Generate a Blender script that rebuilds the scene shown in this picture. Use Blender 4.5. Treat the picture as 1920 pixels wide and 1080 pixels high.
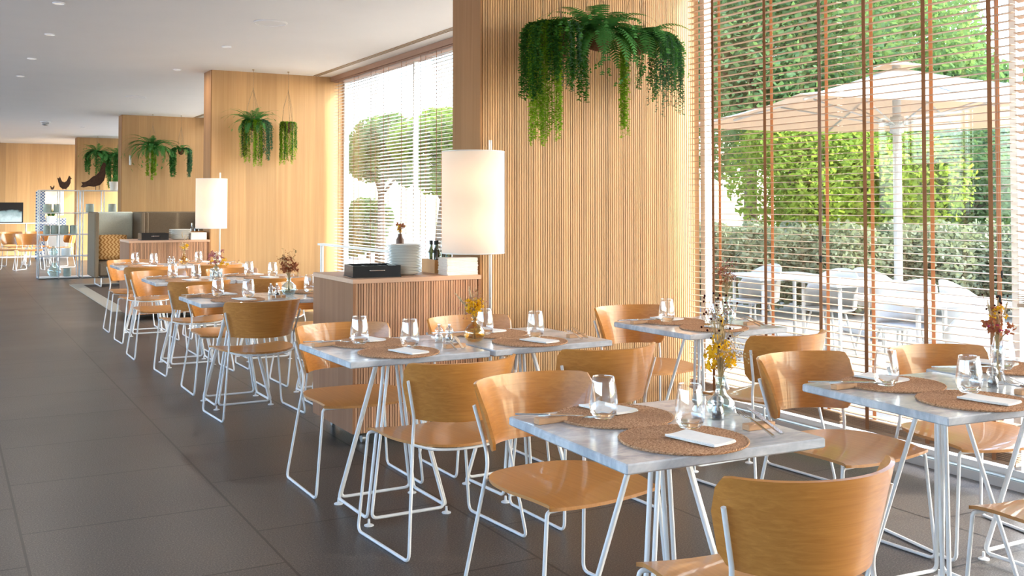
import bpy, math, random
from mathutils import Vector, Matrix
R = math.radians
for o in list(bpy.data.objects): bpy.data.objects.remove(o)
SC = bpy.context.scene
COL = SC.collection

# ------------------------------------------------------------------ camera
cam_d = bpy.data.cameras.new('camera'); cam = bpy.data.objects.new('camera', cam_d); COL.objects.link(cam)
cam_d.sensor_width = 36.0; cam_d.lens = 1927.84 / 1920 * 36.0
cam_d.shift_y = (330.12 - 540) / 1920
cam_d.clip_start = 0.05; cam_d.clip_end = 500
YAW = R(28.9515)
cam.location = (0, 0, 1.4003)
cam.rotation_euler = (R(90 + 1.596), 0, -YAW)
SC.camera = cam
# ------------------------------------------------------------------ world, sun, exposure
W = bpy.data.worlds.new('world'); SC.world = W; W.use_nodes = True
wn = W.node_tree; wn.nodes.clear()
sky = wn.nodes.new('ShaderNodeTexSky'); sky.sky_type = 'NISHITA'; sky.sun_disc = False
sky.sun_elevation = R(38); sky.sun_rotation = R(120); sky.air_density = 1.0; sky.dust_density = 2.0; sky.ozone_density = 1.0
bg = wn.nodes.new('ShaderNodeBackground'); bg.inputs[1].default_value = 1.5
wo = wn.nodes.new('ShaderNodeOutputWorld')
wn.links.new(sky.outputs[0], bg.inputs[0]); wn.links.new(bg.outputs[0], wo.inputs[0])
sun_d = bpy.data.lights.new('sun', 'SUN'); sun = bpy.data.objects.new('sun', sun_d); COL.objects.link(sun)
sun_d.energy = 4.8; sun_d.color = (1.0, 0.95, 0.87); sun_d.angle = R(0.8)
sun_to = Vector((0.70, -0.42, 0.59)).normalized()
sun.rotation_euler = sun_to.to_track_quat('Z', 'Y').to_euler()
sun.location = (12, -6, 9)
SC.view_settings.view_transform = 'Standard'; SC.view_settings.look = 'None'
SC.view_settings.gamma = 1.0; SC.view_settings.use_curve_mapping = False
SC.view_settings.exposure = 0.42

# ------------------------------------------------------------------ materials
MATS = {}
def new_mat(name):
    m = bpy.data.materials.new(name); m.use_nodes = True; MATS[name] = m
    nt = m.node_tree; nt.nodes.clear()
    out = nt.nodes.new('ShaderNodeOutputMaterial')
    return m, nt, out
def nd(nt, t, **kw):
    n = nt.nodes.new(t)
    for k, v in kw.items(): setattr(n, k, v)
    return n
def pbsdf(nt, out, col=(0.8, 0.8, 0.8), rough=0.5, metal=0.0, spec=0.5, coat=0.0, trans=0.0, ior=1.45):
    b = nd(nt, 'ShaderNodeBsdfPrincipled')
    b.inputs['Base Color'].default_value = (*col, 1); b.inputs['Roughness'].default_value = rough
    b.inputs['Metallic'].default_value = metal; b.inputs['Specular IOR Level'].default_value = spec
    b.inputs['Coat Weight'].default_value = coat; b.inputs['Transmission Weight'].default_value = trans
    b.inputs['IOR'].default_value = ior
    nt.links.new(b.outputs[0], out.inputs[0]); return b
def noise(nt, coord, scale, detail=3, rough=0.55, dist=0.0):
    n = nd(nt, 'ShaderNodeTexNoise'); n.inputs['Scale'].default_value = scale; n.inputs['Detail'].default_value = detail
    n.inputs['Roughness'].default_value = rough; n.inputs['Distortion'].default_value = dist
    nt.links.new(coord, n.inputs['Vector']); return n
def ramp(nt, fac, stops):
    r = nd(nt, 'ShaderNodeValToRGB'); e = r.color_ramp.elements
    while len(e) < len(stops): e.new(0.5)
    for i, (p, c) in enumerate(stops): e[i].position = p; e[i].color = (*c, 1)
    nt.links.new(fac, r.inputs[0]); return r
def mapping(nt, scale, kind='Object'):
    tc = nd(nt, 'ShaderNodeTexCoord'); mp = nd(nt, 'ShaderNodeMapping'); mp.inputs['Scale'].default_value = scale
    nt.links.new(tc.outputs[kind], mp.inputs[0]); return mp.outputs[0], tc
def bump(nt, h, b, strength=0.2, dist=0.01):
    n = nd(nt, 'ShaderNodeBump'); n.inputs['Strength'].default_value = strength; n.inputs['Distance'].default_value = dist
    nt.links.new(h, n.inputs['Height']); nt.links.new(n.outputs[0], b.inputs['Normal'])
def plain(name, col, rough=0.5, metal=0.0, spec=0.5, var=0.06, coat=0.0, scale=8):
    m, nt, out = new_mat(name); b = pbsdf(nt, out, col, rough, metal, spec, coat)
    v, tc = mapping(nt, (1, 1, 1)); n = noise(nt, v, scale, 4)
    r = ramp(nt, n.outputs[0], [(0.3, tuple(c * (1 - var) for c in col)), (0.7, tuple(min(1, c * (1 + var)) for c in col))])
    nt.links.new(r.outputs[0], b.inputs['Base Color']); return m
def wood(name, light, dark, grain, plank=None, rough=0.45, tint=0.25, coat=0.0, gscale=3.0, spec=0.5):
    """grain: mapping scale (small along the fibre); plank: (axis, width) gives each board its own tone"""
    m, nt, out = new_mat(name); b = pbsdf(nt, out, light, rough, coat=coat, spec=spec)
    v, tc = mapping(nt, grain); n = noise(nt, v, gscale, 6, 0.6, 0.6)
    r = ramp(nt, n.outputs[0], [(0.25, dark), (0.55, tuple((a + c) / 2 for a, c in zip(light, dark))), (0.8, light)])
    last = r.outputs[0]
    if plank:
        sx = nd(nt, 'ShaderNodeSeparateXYZ'); nt.links.new(tc.outputs['Object'], sx.inputs[0])
        dv = nd(nt, 'ShaderNodeMath', operation='DIVIDE'); dv.inputs[1].default_value = plank[1]
        nt.links.new(sx.outputs['XYZ'.index(plank[0])], dv.inputs[0])
        fl = nd(nt, 'ShaderNodeMath', operation='FLOOR'); nt.links.new(dv.outputs[0], fl.inputs[0])
        wn_ = nd(nt, 'ShaderNodeTexWhiteNoise', noise_dimensions='1D'); nt.links.new(fl.outputs[0], wn_.inputs['W'])
        mr = nd(nt, 'ShaderNodeMapRange'); mr.inputs[3].default_value = 1 - tint; mr.inputs[4].default_value = 1 + tint * 0.45
        nt.links.new(wn_.outputs['Value'], mr.inputs[0])
        mx = nd(nt, 'ShaderNodeVectorMath', operation='SCALE'); nt.links.new(last, mx.inputs[0]); nt.links.new(mr.outputs[0], mx.inputs['Scale'])
        last = mx.outputs[0]
    nt.links.new(last, b.inputs['Base Color'])
    bump(nt, n.outputs[0], b, 0.08, 0.003)
    return m
M = MATS
wood('slat_oak', (0.68, 0.42, 0.205), (0.54, 0.31, 0.14), (7, 7, 0.35), ('X', 0.0175), 0.5, 0.28)
wood('panel_oak', (0.62, 0.375, 0.17), (0.48, 0.265, 0.11), (9, 9, 0.25), ('X', 0.13), 0.42, 0.16)
wood('panel_oak_end', (0.68, 0.43, 0.21), (0.55, 0.32, 0.145), (9, 9, 0.25), ('X', 0.30), 0.42, 0.22)
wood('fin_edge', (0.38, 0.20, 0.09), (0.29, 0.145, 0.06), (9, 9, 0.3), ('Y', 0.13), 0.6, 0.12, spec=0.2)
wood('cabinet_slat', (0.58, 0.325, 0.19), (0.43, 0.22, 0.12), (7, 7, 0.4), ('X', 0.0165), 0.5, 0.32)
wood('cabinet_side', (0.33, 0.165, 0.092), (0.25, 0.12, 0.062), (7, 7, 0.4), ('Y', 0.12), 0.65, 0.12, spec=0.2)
wood('cabinet_top', (0.58, 0.36, 0.25), (0.48, 0.29, 0.19), (0.6, 9, 9), None, 0.45)
wood('ply', (0.60, 0.262, 0.060), (0.42, 0.162, 0.032), (0.5, 9, 26), None, 0.34, coat=0.35, gscale=4.0)
wood('ply_seat', (0.55, 0.255, 0.075), (0.42, 0.175, 0.044), (26, 0.6, 9), None, 0.34, coat=0.35, gscale=3.5)
wood('block_wood', (0.62, 0.36, 0.20), (0.45, 0.24, 0.12), (3, 12, 12), None, 0.5, gscale=6)
wood('header_wood', (0.42, 0.25, 0.16), (0.33, 0.19, 0.12), (12, 0.5, 12), None, 0.5)
wood('blind_slat', (0.50, 0.36, 0.25), (0.40, 0.27, 0.18), (12, 0.6, 12), None, 0.4)
wood('blind_slat_glare', (0.76, 0.71, 0.65), (0.68, 0.62, 0.56), (12, 0.6, 12), None, 0.4)  # far slats paled, window glare put into their colour
wood('bamboo', (0.66, 0.33, 0.12), (0.50, 0.24, 0.08), (6, 6, 3), None, 0.5)
plain('white_metal', (0.78, 0.78, 0.78), 0.32, var=0.02)
plain('grey_metal', (0.42, 0.41, 0.40), 0.35, 0.6, var=0.03)
plain('steel', (0.62, 0.60, 0.58), 0.22, 1.0, var=0.04)
plain('black_gloss', (0.018, 0.019, 0.022), 0.2, var=0.1)
plain('black_matt', (0.02, 0.02, 0.02), 0.6, var=0.1)
plain('white_ceramic', (0.80, 0.79, 0.76), 0.15, var=0.02)
plain('glazed_green', (0.36, 0.40, 0.34), 0.35, var=0.15)
plain('brown_ceramic', (0.13, 0.065, 0.04), 0.45, var=0.2)
plain('white_plaster', (0.80, 0.79, 0.775), 0.85, var=0.012, scale=2)
plain('napkin_cloth', (0.82, 0.80, 0.78), 0.9, var=0.03, scale=60)
plain('paper', (0.80, 0.74, 0.69), 0.9, var=0.04, scale=40)
plain('sofa_light', (0.74, 0.76, 0.66), 0.95, var=0.10, scale=120)
plain('sofa_dark', (0.20, 0.145, 0.095), 0.95, var=0.15, scale=120)
plain('rug_brown', (0.14, 0.085, 0.05), 1.0, var=0.25, scale=150)
plain('rug_border', (0.50, 0.43, 0.33), 1.0, var=0.12, scale=150)
plain('rust', (0.075, 0.035, 0.022), 0.6, 0.3, var=0.3, scale=25)
plain('rope', (0.40, 0.27, 0.15), 0.9, var=0.25, scale=60)
plain('coir', (0.14, 0.07, 0.035), 1.0, var=0.4, scale=70)
plain('tape_brown', (0.30, 0.135, 0.06), 0.85, var=0.08, scale=40)
plain('stem', (0.20, 0.15, 0.06), 0.9, var=0.3, scale=40)
plain('dried_stem', (0.42, 0.30, 0.15), 0.9, var=0.3, scale=60)
plain('bark', (0.14, 0.10, 0.07), 0.95, var=0.4, scale=9)
plain('peppercorn', (0.03, 0.018, 0.015), 0.7, var=0.5, scale=300)
plain('salt', (0.75, 0.62, 0.52), 0.8, var=0.1, scale=300)
plain('terrace', (0.27, 0.26, 0.245), 0.8, var=0.05, scale=1.5)
plain('terrace_bounce', (0.70, 0.68, 0.65), 0.8, var=0.05, scale=1.5)  # unseen ground kept pale to bounce light onto the ceiling
plain('aluminium', (0.60, 0.61, 0.62), 0.35, 0.4, var=0.02)
plain('sill_glassy', (0.42, 0.55, 0.60), 0.12, var=0.05)
plain('outdoor_white', (0.52, 0.52, 0.51), 0.4, var=0.02)
plain('wall_white', (0.72, 0.70, 0.67), 0.8, var=0.02)
plain('soil', (0.10, 0.07, 0.04), 1.0, var=0.4, scale=20)
plain('grass', (0.16, 0.20, 0.08), 1.0, var=0.4, scale=3)
plain('car_paint', (0.35, 0.45, 0.60), 0.2, 0.2, var=0.05)
def floor_mat():
    m, nt, out = new_mat('floor_granite'); b = pbsdf(nt, out, (0.08, 0.07, 0.06), 0.34, spec=0.42)
    tc = nd(nt, 'ShaderNodeTexCoord'); mp = nd(nt, 'ShaderNodeMapping')
    mp.inputs['Rotation'].default_value = (0, 0, R(90)); nt.links.new(tc.outputs['Object'], mp.inputs[0])
    mp.inputs['Location'].default_value = (0.307 + 0.0, -0.065, 0)
    br = nd(nt, 'ShaderNodeTexBrick'); br.offset = 0.5; br.squash = 1
    br.inputs['Scale'].default_value = 1.0; br.inputs['Mortar Size'].default_value = 0.006; br.inputs['Mortar Smooth'].default_value = 0.2
    br.inputs['Brick Width'].default_value = 0.87; br.inputs['Row Height'].default_value = 0.89
    br.inputs['Color1'].default_value = (1.06, 1.06, 1.06, 1); br.inputs['Color2'].default_value = (0.90, 0.90, 0.90, 1); br.inputs['Mortar'].default_value = (0.10, 0.095, 0.09, 1)
    # seams: rows run along Y; swap axes by hand so seams fall at x = 0.307 + k*0.89
    sx = nd(nt, 'ShaderNodeSeparateXYZ'); nt.links.new(tc.outputs['Object'], sx.inputs[0])
    cx = nd(nt, 'ShaderNodeCombineXYZ')
    ay = nd(nt, 'ShaderNodeMath', operation='ADD'); ay.inputs[1].default_value = -0.076; nt.links.new(sx.outputs[1], ay.inputs[0])
    ax = nd(nt, 'ShaderNodeMath', operation='ADD'); ax.inputs[1].default_value = -0.307 + 0.89 * 10; nt.links.new(sx.outputs[0], ax.inputs[0])
    nt.links.new(ay.outputs[0], cx.inputs[0]); nt.links.new(ax.outputs[0], cx.inputs[1]); nt.links.new(cx.outputs[0], br.inputs['Vector'])
    n1 = noise(nt, tc.outputs['Object'], 150, 3, 0.75)
    n2 = noise(nt, tc.outputs['Object'], 1.1, 3, 0.5)
    r1 = ramp(nt, n1.outputs[0], [(0.36, (0.018, 0.0155, 0.014)), (0.50, (0.058, 0.050, 0.045)), (0.66, (0.17, 0.155, 0.14))])
    mx = nd(nt, 'ShaderNodeMix', data_type='RGBA', blend_type='MULTIPLY'); mx.inputs[0].default_value = 1
    nt.links.new(r1.outputs[0], mx.inputs[6]); nt.links.new(br.outputs['Color'], mx.inputs[7])
    mx2 = nd(nt, 'ShaderNodeMix', data_type='RGBA', blend_type='MULTIPLY'); mx2.inputs[0].default_value = 1
    r2 = ramp(nt, n2.outputs[0], [(0.3, (0.88, 0.87, 0.86)), (0.7, (1.1, 1.08, 1.05))])
    nt.links.new(mx.outputs[2], mx2.inputs[6]); nt.links.new(r2.outputs[0], mx2.inputs[7])
    nt.links.new(mx2.outputs[2], b.inputs['Base Color'])
    rr = nd(nt, 'ShaderNodeMapRange'); rr.inputs[3].default_value = 0.28; rr.inputs[4].default_value = 0.42
    nt.links.new(n2.outputs[0], rr.inputs[0]); nt.links.new(rr.outputs[0], b.inputs['Roughness'])
    bump(nt, n1.outputs[0], b, 0.06, 0.002)
floor_mat()
def marble_mat():
    m, nt, out = new_mat('marble'); b = pbsdf(nt, out, (0.6, 0.6, 0.62), 0.16, spec=0.5)
    v, tc = mapping(nt, (1, 1.6, 1)); n = noise(nt, v, 3.2, 8, 0.62, 1.6); n2 = noise(nt, v, 14, 5, 0.6, 0.8)
    r = ramp(nt, n.outputs[0], [(0.30, (0.31, 0.34, 0.38)), (0.47, (0.46, 0.485, 0.53)), (0.56, (0.60, 0.615, 0.64)), (0.75, (0.42, 0.445, 0.49))])
    r2 = ramp(nt, n2.outputs[0], [(0.35, (0.84, 0.84, 0.86)), (0.6, (1, 1, 1))])
    mx = nd(nt, 'ShaderNodeMix', data_type='RGBA', blend_type='MULTIPLY'); mx.inputs[0].default_value = 1
    nt.links.new(r.outputs[0], mx.inputs[6]); nt.links.new(r2.outputs[0], mx.inputs[7]); nt.links.new(mx.outputs[2], b.inputs['Base Color'])
marble_mat()
def mat_woven():
    m, nt, out = new_mat('seagrass'); b = pbsdf(nt, out, (0.42, 0.22, 0.12), 0.85, spec=0.2)
    tc = nd(nt, 'ShaderNodeTexCoord'); n = noise(nt, tc.outputs['Object'], 170, 3, 0.7)
    r = ramp(nt, n.outputs[0], [(0.3, (0.24, 0.115, 0.055)), (0.5, (0.50, 0.275, 0.155)), (0.7, (0.74, 0.47, 0.29))])
    nt.links.new(r.outputs[0], b.inputs['Base Color']); bump(nt, n.outputs[0], b, 0.7, 0.004)
mat_woven()
def translucent(name, col, tcol, fac=0.5, rough=0.8, var=0.3):
    m, nt, out = new_mat(name)
    d = nd(nt, 'ShaderNodeBsdfDiffuse'); d.inputs[0].default_value = (*col, 1)
    t = nd(nt, 'ShaderNodeBsdfTranslucent'); t.inputs[0].default_value = (*tcol, 1)
    v, tc = mapping(nt, (1, 1, 1)); n = noise(nt, v, 5, 3)
    r = ramp(nt, n.outputs[0], [(0.3, tuple(c * (1 - var) for c in col)), (0.7, tuple(min(1, c * (1 + var)) for c in col))]); nt.links.new(r.outputs[0], d.inputs[0])
    mx = nd(nt, 'ShaderNodeMixShader'); mx.inputs[0].default_value = fac
    nt.links.new(d.outputs[0], mx.inputs[1]); nt.links.new(t.outputs[0], mx.inputs[2]); nt.links.new(mx.outputs[0], out.inputs[0]); return m
translucent('tape_backlit', (0.42, 0.24, 0.14), (0.58, 0.34, 0.20), 0.35)  # rear copy of the brown tape, light from outside put into its colour
translucent('lamp_linen', (0.74, 0.72, 0.70), (0.84, 0.76, 0.66), 0.40, var=0.01)
translucent('parasol_cloth', (0.58, 0.54, 0.48), (0.72, 0.54, 0.38), 0.42, var=0.03)
translucent('leaf_fern', (0.075, 0.23, 0.07), (0.12, 0.34, 0.06), 0.35)
translucent('leaf_dark', (0.055, 0.17, 0.035), (0.09, 0.25, 0.03), 0.35)
translucent('leaf_lime', (0.26, 0.46, 0.04), (0.40, 0.60, 0.04), 0.4)
translucent('leaf_blue', (0.10, 0.22, 0.13), (0.12, 0.26, 0.10), 0.3)
translucent('tree_lime', (0.22, 0.31, 0.06), (0.34, 0.46, 0.06), 0.5)
translucent('tree_green', (0.13, 0.22, 0.085), (0.20, 0.33, 0.09), 0.45)
translucent('tree_dark', (0.10, 0.17, 0.08), (0.14, 0.24, 0.07), 0.4)
translucent('tree_olive', (0.26, 0.30, 0.21), (0.25, 0.30, 0.15), 0.35)
translucent('petal_yellow', (0.80, 0.46, 0.03), (0.8, 0.45, 0.02), 0.3)
translucent('petal_rust', (0.38, 0.14, 0.07), (0.4, 0.14, 0.06), 0.3)
translucent('petal_pink', (0.42, 0.16, 0.17), (0.42, 0.15, 0.15), 0.3)
translucent('petal_magenta', (0.45, 0.05, 0.14), (0.45, 0.05, 0.12), 0.3)
translucent('petal_cream', (0.66, 0.52, 0.34), (0.6, 0.45, 0.28), 0.3)
translucent('berry_dark', (0.05, 0.015, 0.015), (0.05, 0.01, 0.01), 0.1)
def glass(name, col, rough=0.0, ior=1.45):
    m, nt, out = new_mat(name)
    t = nd(nt, 'ShaderNodeBsdfTransparent'); t.inputs[0].default_value = (*col, 1)
    g = nd(nt, 'ShaderNodeBsdfGlossy'); g.inputs['Roughness'].default_value = 0.02 + rough; g.inputs[0].default_value = (0.95, 0.97, 1, 1)
    lw = nd(nt, 'ShaderNodeLayerWeight'); lw.inputs[0].default_value = 0.5
    pw = nd(nt, 'ShaderNodeMath', operation='POWER'); pw.inputs[1].default_value = 2.4; nt.links.new(lw.outputs['Facing'], pw.inputs[0])
    ml = nd(nt, 'ShaderNodeMath', operation='MULTIPLY_ADD'); ml.inputs[1].default_value = 0.85; ml.inputs[2].default_value = 0.085; nt.links.new(pw.outputs[0], ml.inputs[0])
    mx = nd(nt, 'ShaderNodeMixShader'); nt.links.new(ml.outputs[0], mx.inputs[0]); nt.links.new(t.outputs[0], mx.inputs[1]); nt.links.new(g.outputs[0], mx.inputs[2])
    nt.links.new(mx.outputs[0], out.inputs[0]); return m
glass('clear_glass', (0.98, 0.985, 0.985))
def solid_glass():
    m, nt, out = new_mat('solid_glass'); g = nd(nt, 'ShaderNodeBsdfGlass'); g.inputs['IOR'].default_value = 1.3; g.inputs['Roughness'].default_value = 0.0
    nt.links.new(g.outputs[0], out.inputs[0])
solid_glass()
glass('aqua_glass', (0.89, 0.955, 0.945))
glass('amber_glass', (0.92, 0.78, 0.44))
glass('bottle_glass', (0.22, 0.24, 0.12))
def pane_mat():
    m, nt, out = new_mat('window_glass')
    t = nd(nt, 'ShaderNodeBsdfTransparent'); t.inputs[0].default_value = (0.94, 0.96, 0.95, 1)
    g = nd(nt, 'ShaderNodeBsdfGlossy'); g.inputs['Roughness'].default_value = 0.01; g.inputs[0].default_value = (0.9, 0.95, 1, 1)
    lw = nd(nt, 'ShaderNodeLayerWeight'); lw.inputs[0].default_value = 0.5
    pw = nd(nt, 'ShaderNodeMath', operation='POWER'); pw.inputs[1].default_value = 5; nt.links.new(lw.outputs['Facing'], pw.inputs[0])
    ml = nd(nt, 'ShaderNodeMath', operation='MULTIPLY_ADD'); ml.inputs[1].default_value = 0.9; ml.inputs[2].default_value = 0.035; nt.links.new(pw.outputs[0], ml.inputs[0])
    mx = nd(nt, 'ShaderNodeMixShader'); nt.links.new(ml.outputs[0], mx.inputs[0]); nt.links.new(t.outputs[0], mx.inputs[1]); nt.links.new(g.outputs[0], mx.inputs[2])
    nt.links.new(mx.outputs[0], out.inputs[0])
pane_mat()
def emit(name, col, s):
    m, nt, out = new_mat(name); e = nd(nt, 'ShaderNodeEmission'); e.inputs[0].default_value = (*col, 1); e.inputs[1].default_value = s
    nt.links.new(e.outputs[0], out.inputs[0])
emit('bulb_glow', (1.0, 0.72, 0.42), 12)
emit('downlight_glow', (1.0, 0.93, 0.84), 0.65)
def cushion_mat():
    m, nt, out = new_mat('cushion_zigzag'); b = pbsdf(nt, out, (0.7, 0.4, 0.15), 0.95)
    tc = nd(nt, 'ShaderNodeTexCoord'); sx = nd(nt, 'ShaderNodeSeparateXYZ'); nt.links.new(tc.outputs['Object'], sx.inputs[0])
    pp = nd(nt, 'ShaderNodeMath', operation='PINGPONG'); pp.inputs[1].default_value = 0.042; nt.links.new(sx.outputs[2], pp.inputs[0])
    ad = nd(nt, 'ShaderNodeMath', operation='ADD'); nt.links.new(sx.outputs[0], ad.inputs[0]); nt.links.new(pp.outputs[0], ad.inputs[1])
    md = nd(nt, 'ShaderNodeMath', operation='PINGPONG'); md.inputs[1].default_value = 0.030; nt.links.new(ad.outputs[0], md.inputs[0])
    r = ramp(nt, md.outputs[0], [(0.0, (0.55, 0.22, 0.06)), (0.010, (0.62, 0.24, 0.05)), (0.015, (0.95, 0.60, 0.26)), (0.030, (0.95, 0.64, 0.30))])
    nt.links.new(r.outputs[0], b.inputs['Base Color'])
cushion_mat()
def screen_mat():
    m, nt, out = new_mat('cloud_picture'); b = pbsdf(nt, out, (0.1, 0.1, 0.1), 0.4)
    tc = nd(nt, 'ShaderNodeTexCoord'); n = noise(nt, tc.outputs['Object'], 4, 6, 0.6)
    sx = nd(nt, 'ShaderNodeSeparateXYZ'); nt.links.new(tc.outputs['Object'], sx.inputs[0])
    mr = nd(nt, 'ShaderNodeMapRange'); mr.inputs[1].default_value = 0.44; mr.inputs[2].default_value = 0.10; nt.links.new(sx.outputs[2], mr.inputs[0])
    ad = nd(nt, 'ShaderNodeMath', operation='MULTIPLY'); nt.links.new(n.outputs[0], ad.inputs[0]); nt.links.new(mr.outputs[0], ad.inputs[1])
    r = ramp(nt, ad.outputs[0], [(0.18, (0.018, 0.014, 0.014)), (0.24, (0.25, 0.36, 0.40)), (0.5, (0.62, 0.74, 0.78))])
    nt.links.new(r.outputs[0], b.inputs['Base Color'])
screen_mat()
def zebra_mat():
    m, nt, out = new_mat('blue_pattern'); b = pbsdf(nt, out, (0.8, 0.8, 0.8), 0.8)
    v, tc = mapping(nt, (1, 1, 1)); ch = nd(nt, 'ShaderNodeTexChecker'); ch.inputs['Scale'].default_value = 26
    ch.inputs[1].default_value = (0.72, 0.76, 0.80, 1); ch.inputs[2].default_value = (0.08, 0.16, 0.36, 1); nt.links.new(v, ch.inputs[0]); nt.links.new(ch.outputs[0], b.inputs['Base Color'])
zebra_mat()

# ------------------------------------------------------------------ mesh helpers
class MB:
    def __init__(s): s.v = []; s.f = []
    def add(s, vs, fs):
        o = len(s.v); s.v += [tuple(p) for p in vs]; s.f += [tuple(i + o for i in f) for f in fs]; return s
    def box(s, x0, x1, y0, y1, z0, z1):
        return s.add([(x0, y0, z0), (x1, y0, z0), (x1, y1, z0), (x0, y1, z0), (x0, y0, z1), (x1, y0, z1), (x1, y1, z1), (x0, y1, z1)],
                     [(0, 3, 2, 1), (4, 5, 6, 7), (0, 1, 5, 4), (1, 2, 6, 5), (2, 3, 7, 6), (3, 0, 4, 7)])
    def cbox(s, x0, x1, y0, y1, z0, z1, b=0.003):
        """box with chamfered vertical and horizontal edges"""
        ring = lambda i: [(x0 + b + i, y0 + i, 0), (x1 - b - i, y0 + i, 0), (x1 - i, y0 + b + i, 0), (x1 - i, y1 - b - i, 0), (x1 - b - i, y1 - i, 0), (x0 + b + i, y1 - i, 0), (x0 + i, y1 - b - i, 0), (x0 + i, y0 + b + i, 0)]
        lv = [(b, z0), (0, z0 + b), (0, z1 - b), (b, z1)]; o = len(s.v)
        for i, z in lv: s.v += [(p[0], p[1], z) for p in ring(i * 0.9)]
        for k in range(3):
            for j in range(8): s.f.append((o + k * 8 + j, o + k * 8 + (j + 1) % 8, o + k * 8 + 8 + (j + 1) % 8, o + k * 8 + 8 + j))
        s.f.append(tuple(o + 7 - j for j in range(8))); s.f.append(tuple(o + 24 + j for j in range(8))); return s
    def tube(s, pts, r, n=8, cap=True, closed=False, r2=None):
        pts = [Vector(p) for p in pts]; N = len(pts); o = len(s.v); prev = None
        for i, p in enumerate(pts):
            if closed: t = (pts[(i + 1) % N] - pts[i - 1])
            else: t = pts[min(i + 1, N - 1)] - pts[max(i - 1, 0)]
            t = t.normalized() if t.length > 1e-9 else Vector((0, 0, 1))
            if prev is None: a = Vector((0, 0, 1)) if abs(t.z) < 0.9 else Vector((1, 0, 0))
            else: a = prev
            u = (a - t * a.dot(t)).normalized(); w = t.cross(u); prev = u
            rr = r if r2 is None else r + (r2 - r) * i / max(1, N - 1)
            for k in range(n):
                q = 2 * math.pi * k / n; s.v.append(tuple(p + u * (rr * math.cos(q)) + w * (rr * math.sin(q))))
        M_ = N if closed else N - 1
        for i in range(M_):
            for k in range(n):
                a, b = o + i * n, o + ((i + 1) % N) * n
                s.f.append((a + k, a + (k + 1) % n, b + (k + 1) % n, b + k))
        if cap and not closed:
            s.f.append(tuple(o + n - 1 - k for k in range(n))); s.f.append(tuple(o + (N - 1) * n + k for k in range(n)))
        return s
    def lathe(s, prof, n=24, c=(0, 0, 0), capb=True, capt=True):
        o = len(s.v); cx, cy, cz = c
        for r, z in prof:
            for k in range(n):
                q = 2 * math.pi * k / n; s.v.append((cx + r * math.cos(q), cy + r * math.sin(q), cz + z))
        for i in range(len(prof) - 1):
            for k in range(n): s.f.append((o + i * n + k, o + i * n + (k + 1) % n, o + (i + 1) * n + (k + 1) % n, o + (i + 1) * n + k))
        if capb: s.f.append(tuple(o + n - 1 - k for k in range(n)))
        if capt: s.f.append(tuple(o + (len(prof) - 1) * n + k for k in range(n)))
        return s
    def ball(s, c, r, n=6, m=4, sz=1.0):
        pr = [(max(1e-4, r * math.sin(math.pi * i / m)), -r * sz * math.cos(math.pi * i / m)) for i in range(m + 1)]
        return s.lathe(pr, n, c, False, False)
    def quad(s, c, u, v):
        c, u, v = Vector(c), Vector(u), Vector(v)
        return s.add([c - u - v, c + u - v, c + u + v, c - u + v], [(0, 1, 2, 3)])
    def prism(s, poly, a0, a1, axis='y'):
        n = len(poly)
        mk = {'y': lambda p, t: (p[0], t, p[1]), 'x': lambda p, t: (t, p[0], p[1]), 'z': lambda p, t: (p[0], p[1], t)}[axis]
        return s.add([mk(p, a0) for p in poly] + [mk(p, a1) for p in poly],
                     [tuple(range(n)), tuple(range(2 * n - 1, n - 1, -1))] + [(i, i + n, (i + 1) % n + n, (i + 1) % n) for i in range(n)])
    def sheet(s, g, th):
        """g[i][j] grid of points -> solid shell of thickness th along the grid normal"""
        I, J = len(g), len(g[0]); P = [[Vector(q) for q in row] for row in g]; o = len(s.v); bk = []
        for i in range(I):
            for j in range(J):
                du = P[min(i + 1, I - 1)][j] - P[max(i - 1, 0)][j]; dv = P[i][min(j + 1, J - 1)] - P[i][max(j - 1, 0)]
                nn = du.cross(dv); nn = nn.normalized() if nn.length > 1e-12 else Vector((0, 0, 1))
                s.v.append(tuple(P[i][j])); bk.append(tuple(P[i][j] - nn * th))
        s.v += bk; K = I * J
        id_ = lambda i, j: o + i * J + j
        for i in range(I - 1):
            for j in range(J - 1):
                s.f.append((id_(i, j), id_(i + 1, j), id_(i + 1, j + 1), id_(i, j + 1)))
                s.f.append((K + id_(i, j), K + id_(i, j + 1), K + id_(i + 1, j + 1), K + id_(i + 1, j)))
        rim = [(i, 0) for i in range(I)] + [(I - 1, j) for j in range(1, J)] + [(i, J - 1) for i in range(I - 2, -1, -1)] + [(0, j) for j in range(J - 2, 0, -1)]
        for a in range(len(rim)):
            p, q = id_(*rim[a]), id_(*rim[(a + 1) % len(rim)]); s.f.append((p, p + K, q + K, q))
        return s
    def build(s, name, mat, parent=None, smooth=False, loc=None, auto=None):
        me = bpy.data.meshes.new(name); me.from_pydata(s.v, [], s.f); me.update()
        o = bpy.data.objects.new(name, me); COL.objects.link(o)
        for mm in (mat if isinstance(mat, (list, tuple)) else [mat]): me.materials.append(M[mm] if isinstance(mm, str) else mm)
        if smooth:
            me.polygons.foreach_set('use_smooth', [True] * len(me.polygons))
            if auto is not None:
                try: me.set_sharp_from_angle(angle=R(auto))
                except Exception: pass
        if parent is not None: o.parent = parent
        if loc is not None: o.location = loc
        return o
def tag(o, label=None, cat=None, group=None, kind=None):
    if label: o['label'] = label
    if cat: o['category'] = cat
    if group: o['group'] = group
    if kind: o['kind'] = kind
    return o
def empty(name, loc=(0, 0, 0), rz=0.0):
    e = bpy.data.objects.new(name, None); COL.objects.link(e); e.location = loc; e.rotation_euler = (0, 0, rz); e.empty_display_size = 0.1; return e
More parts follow.
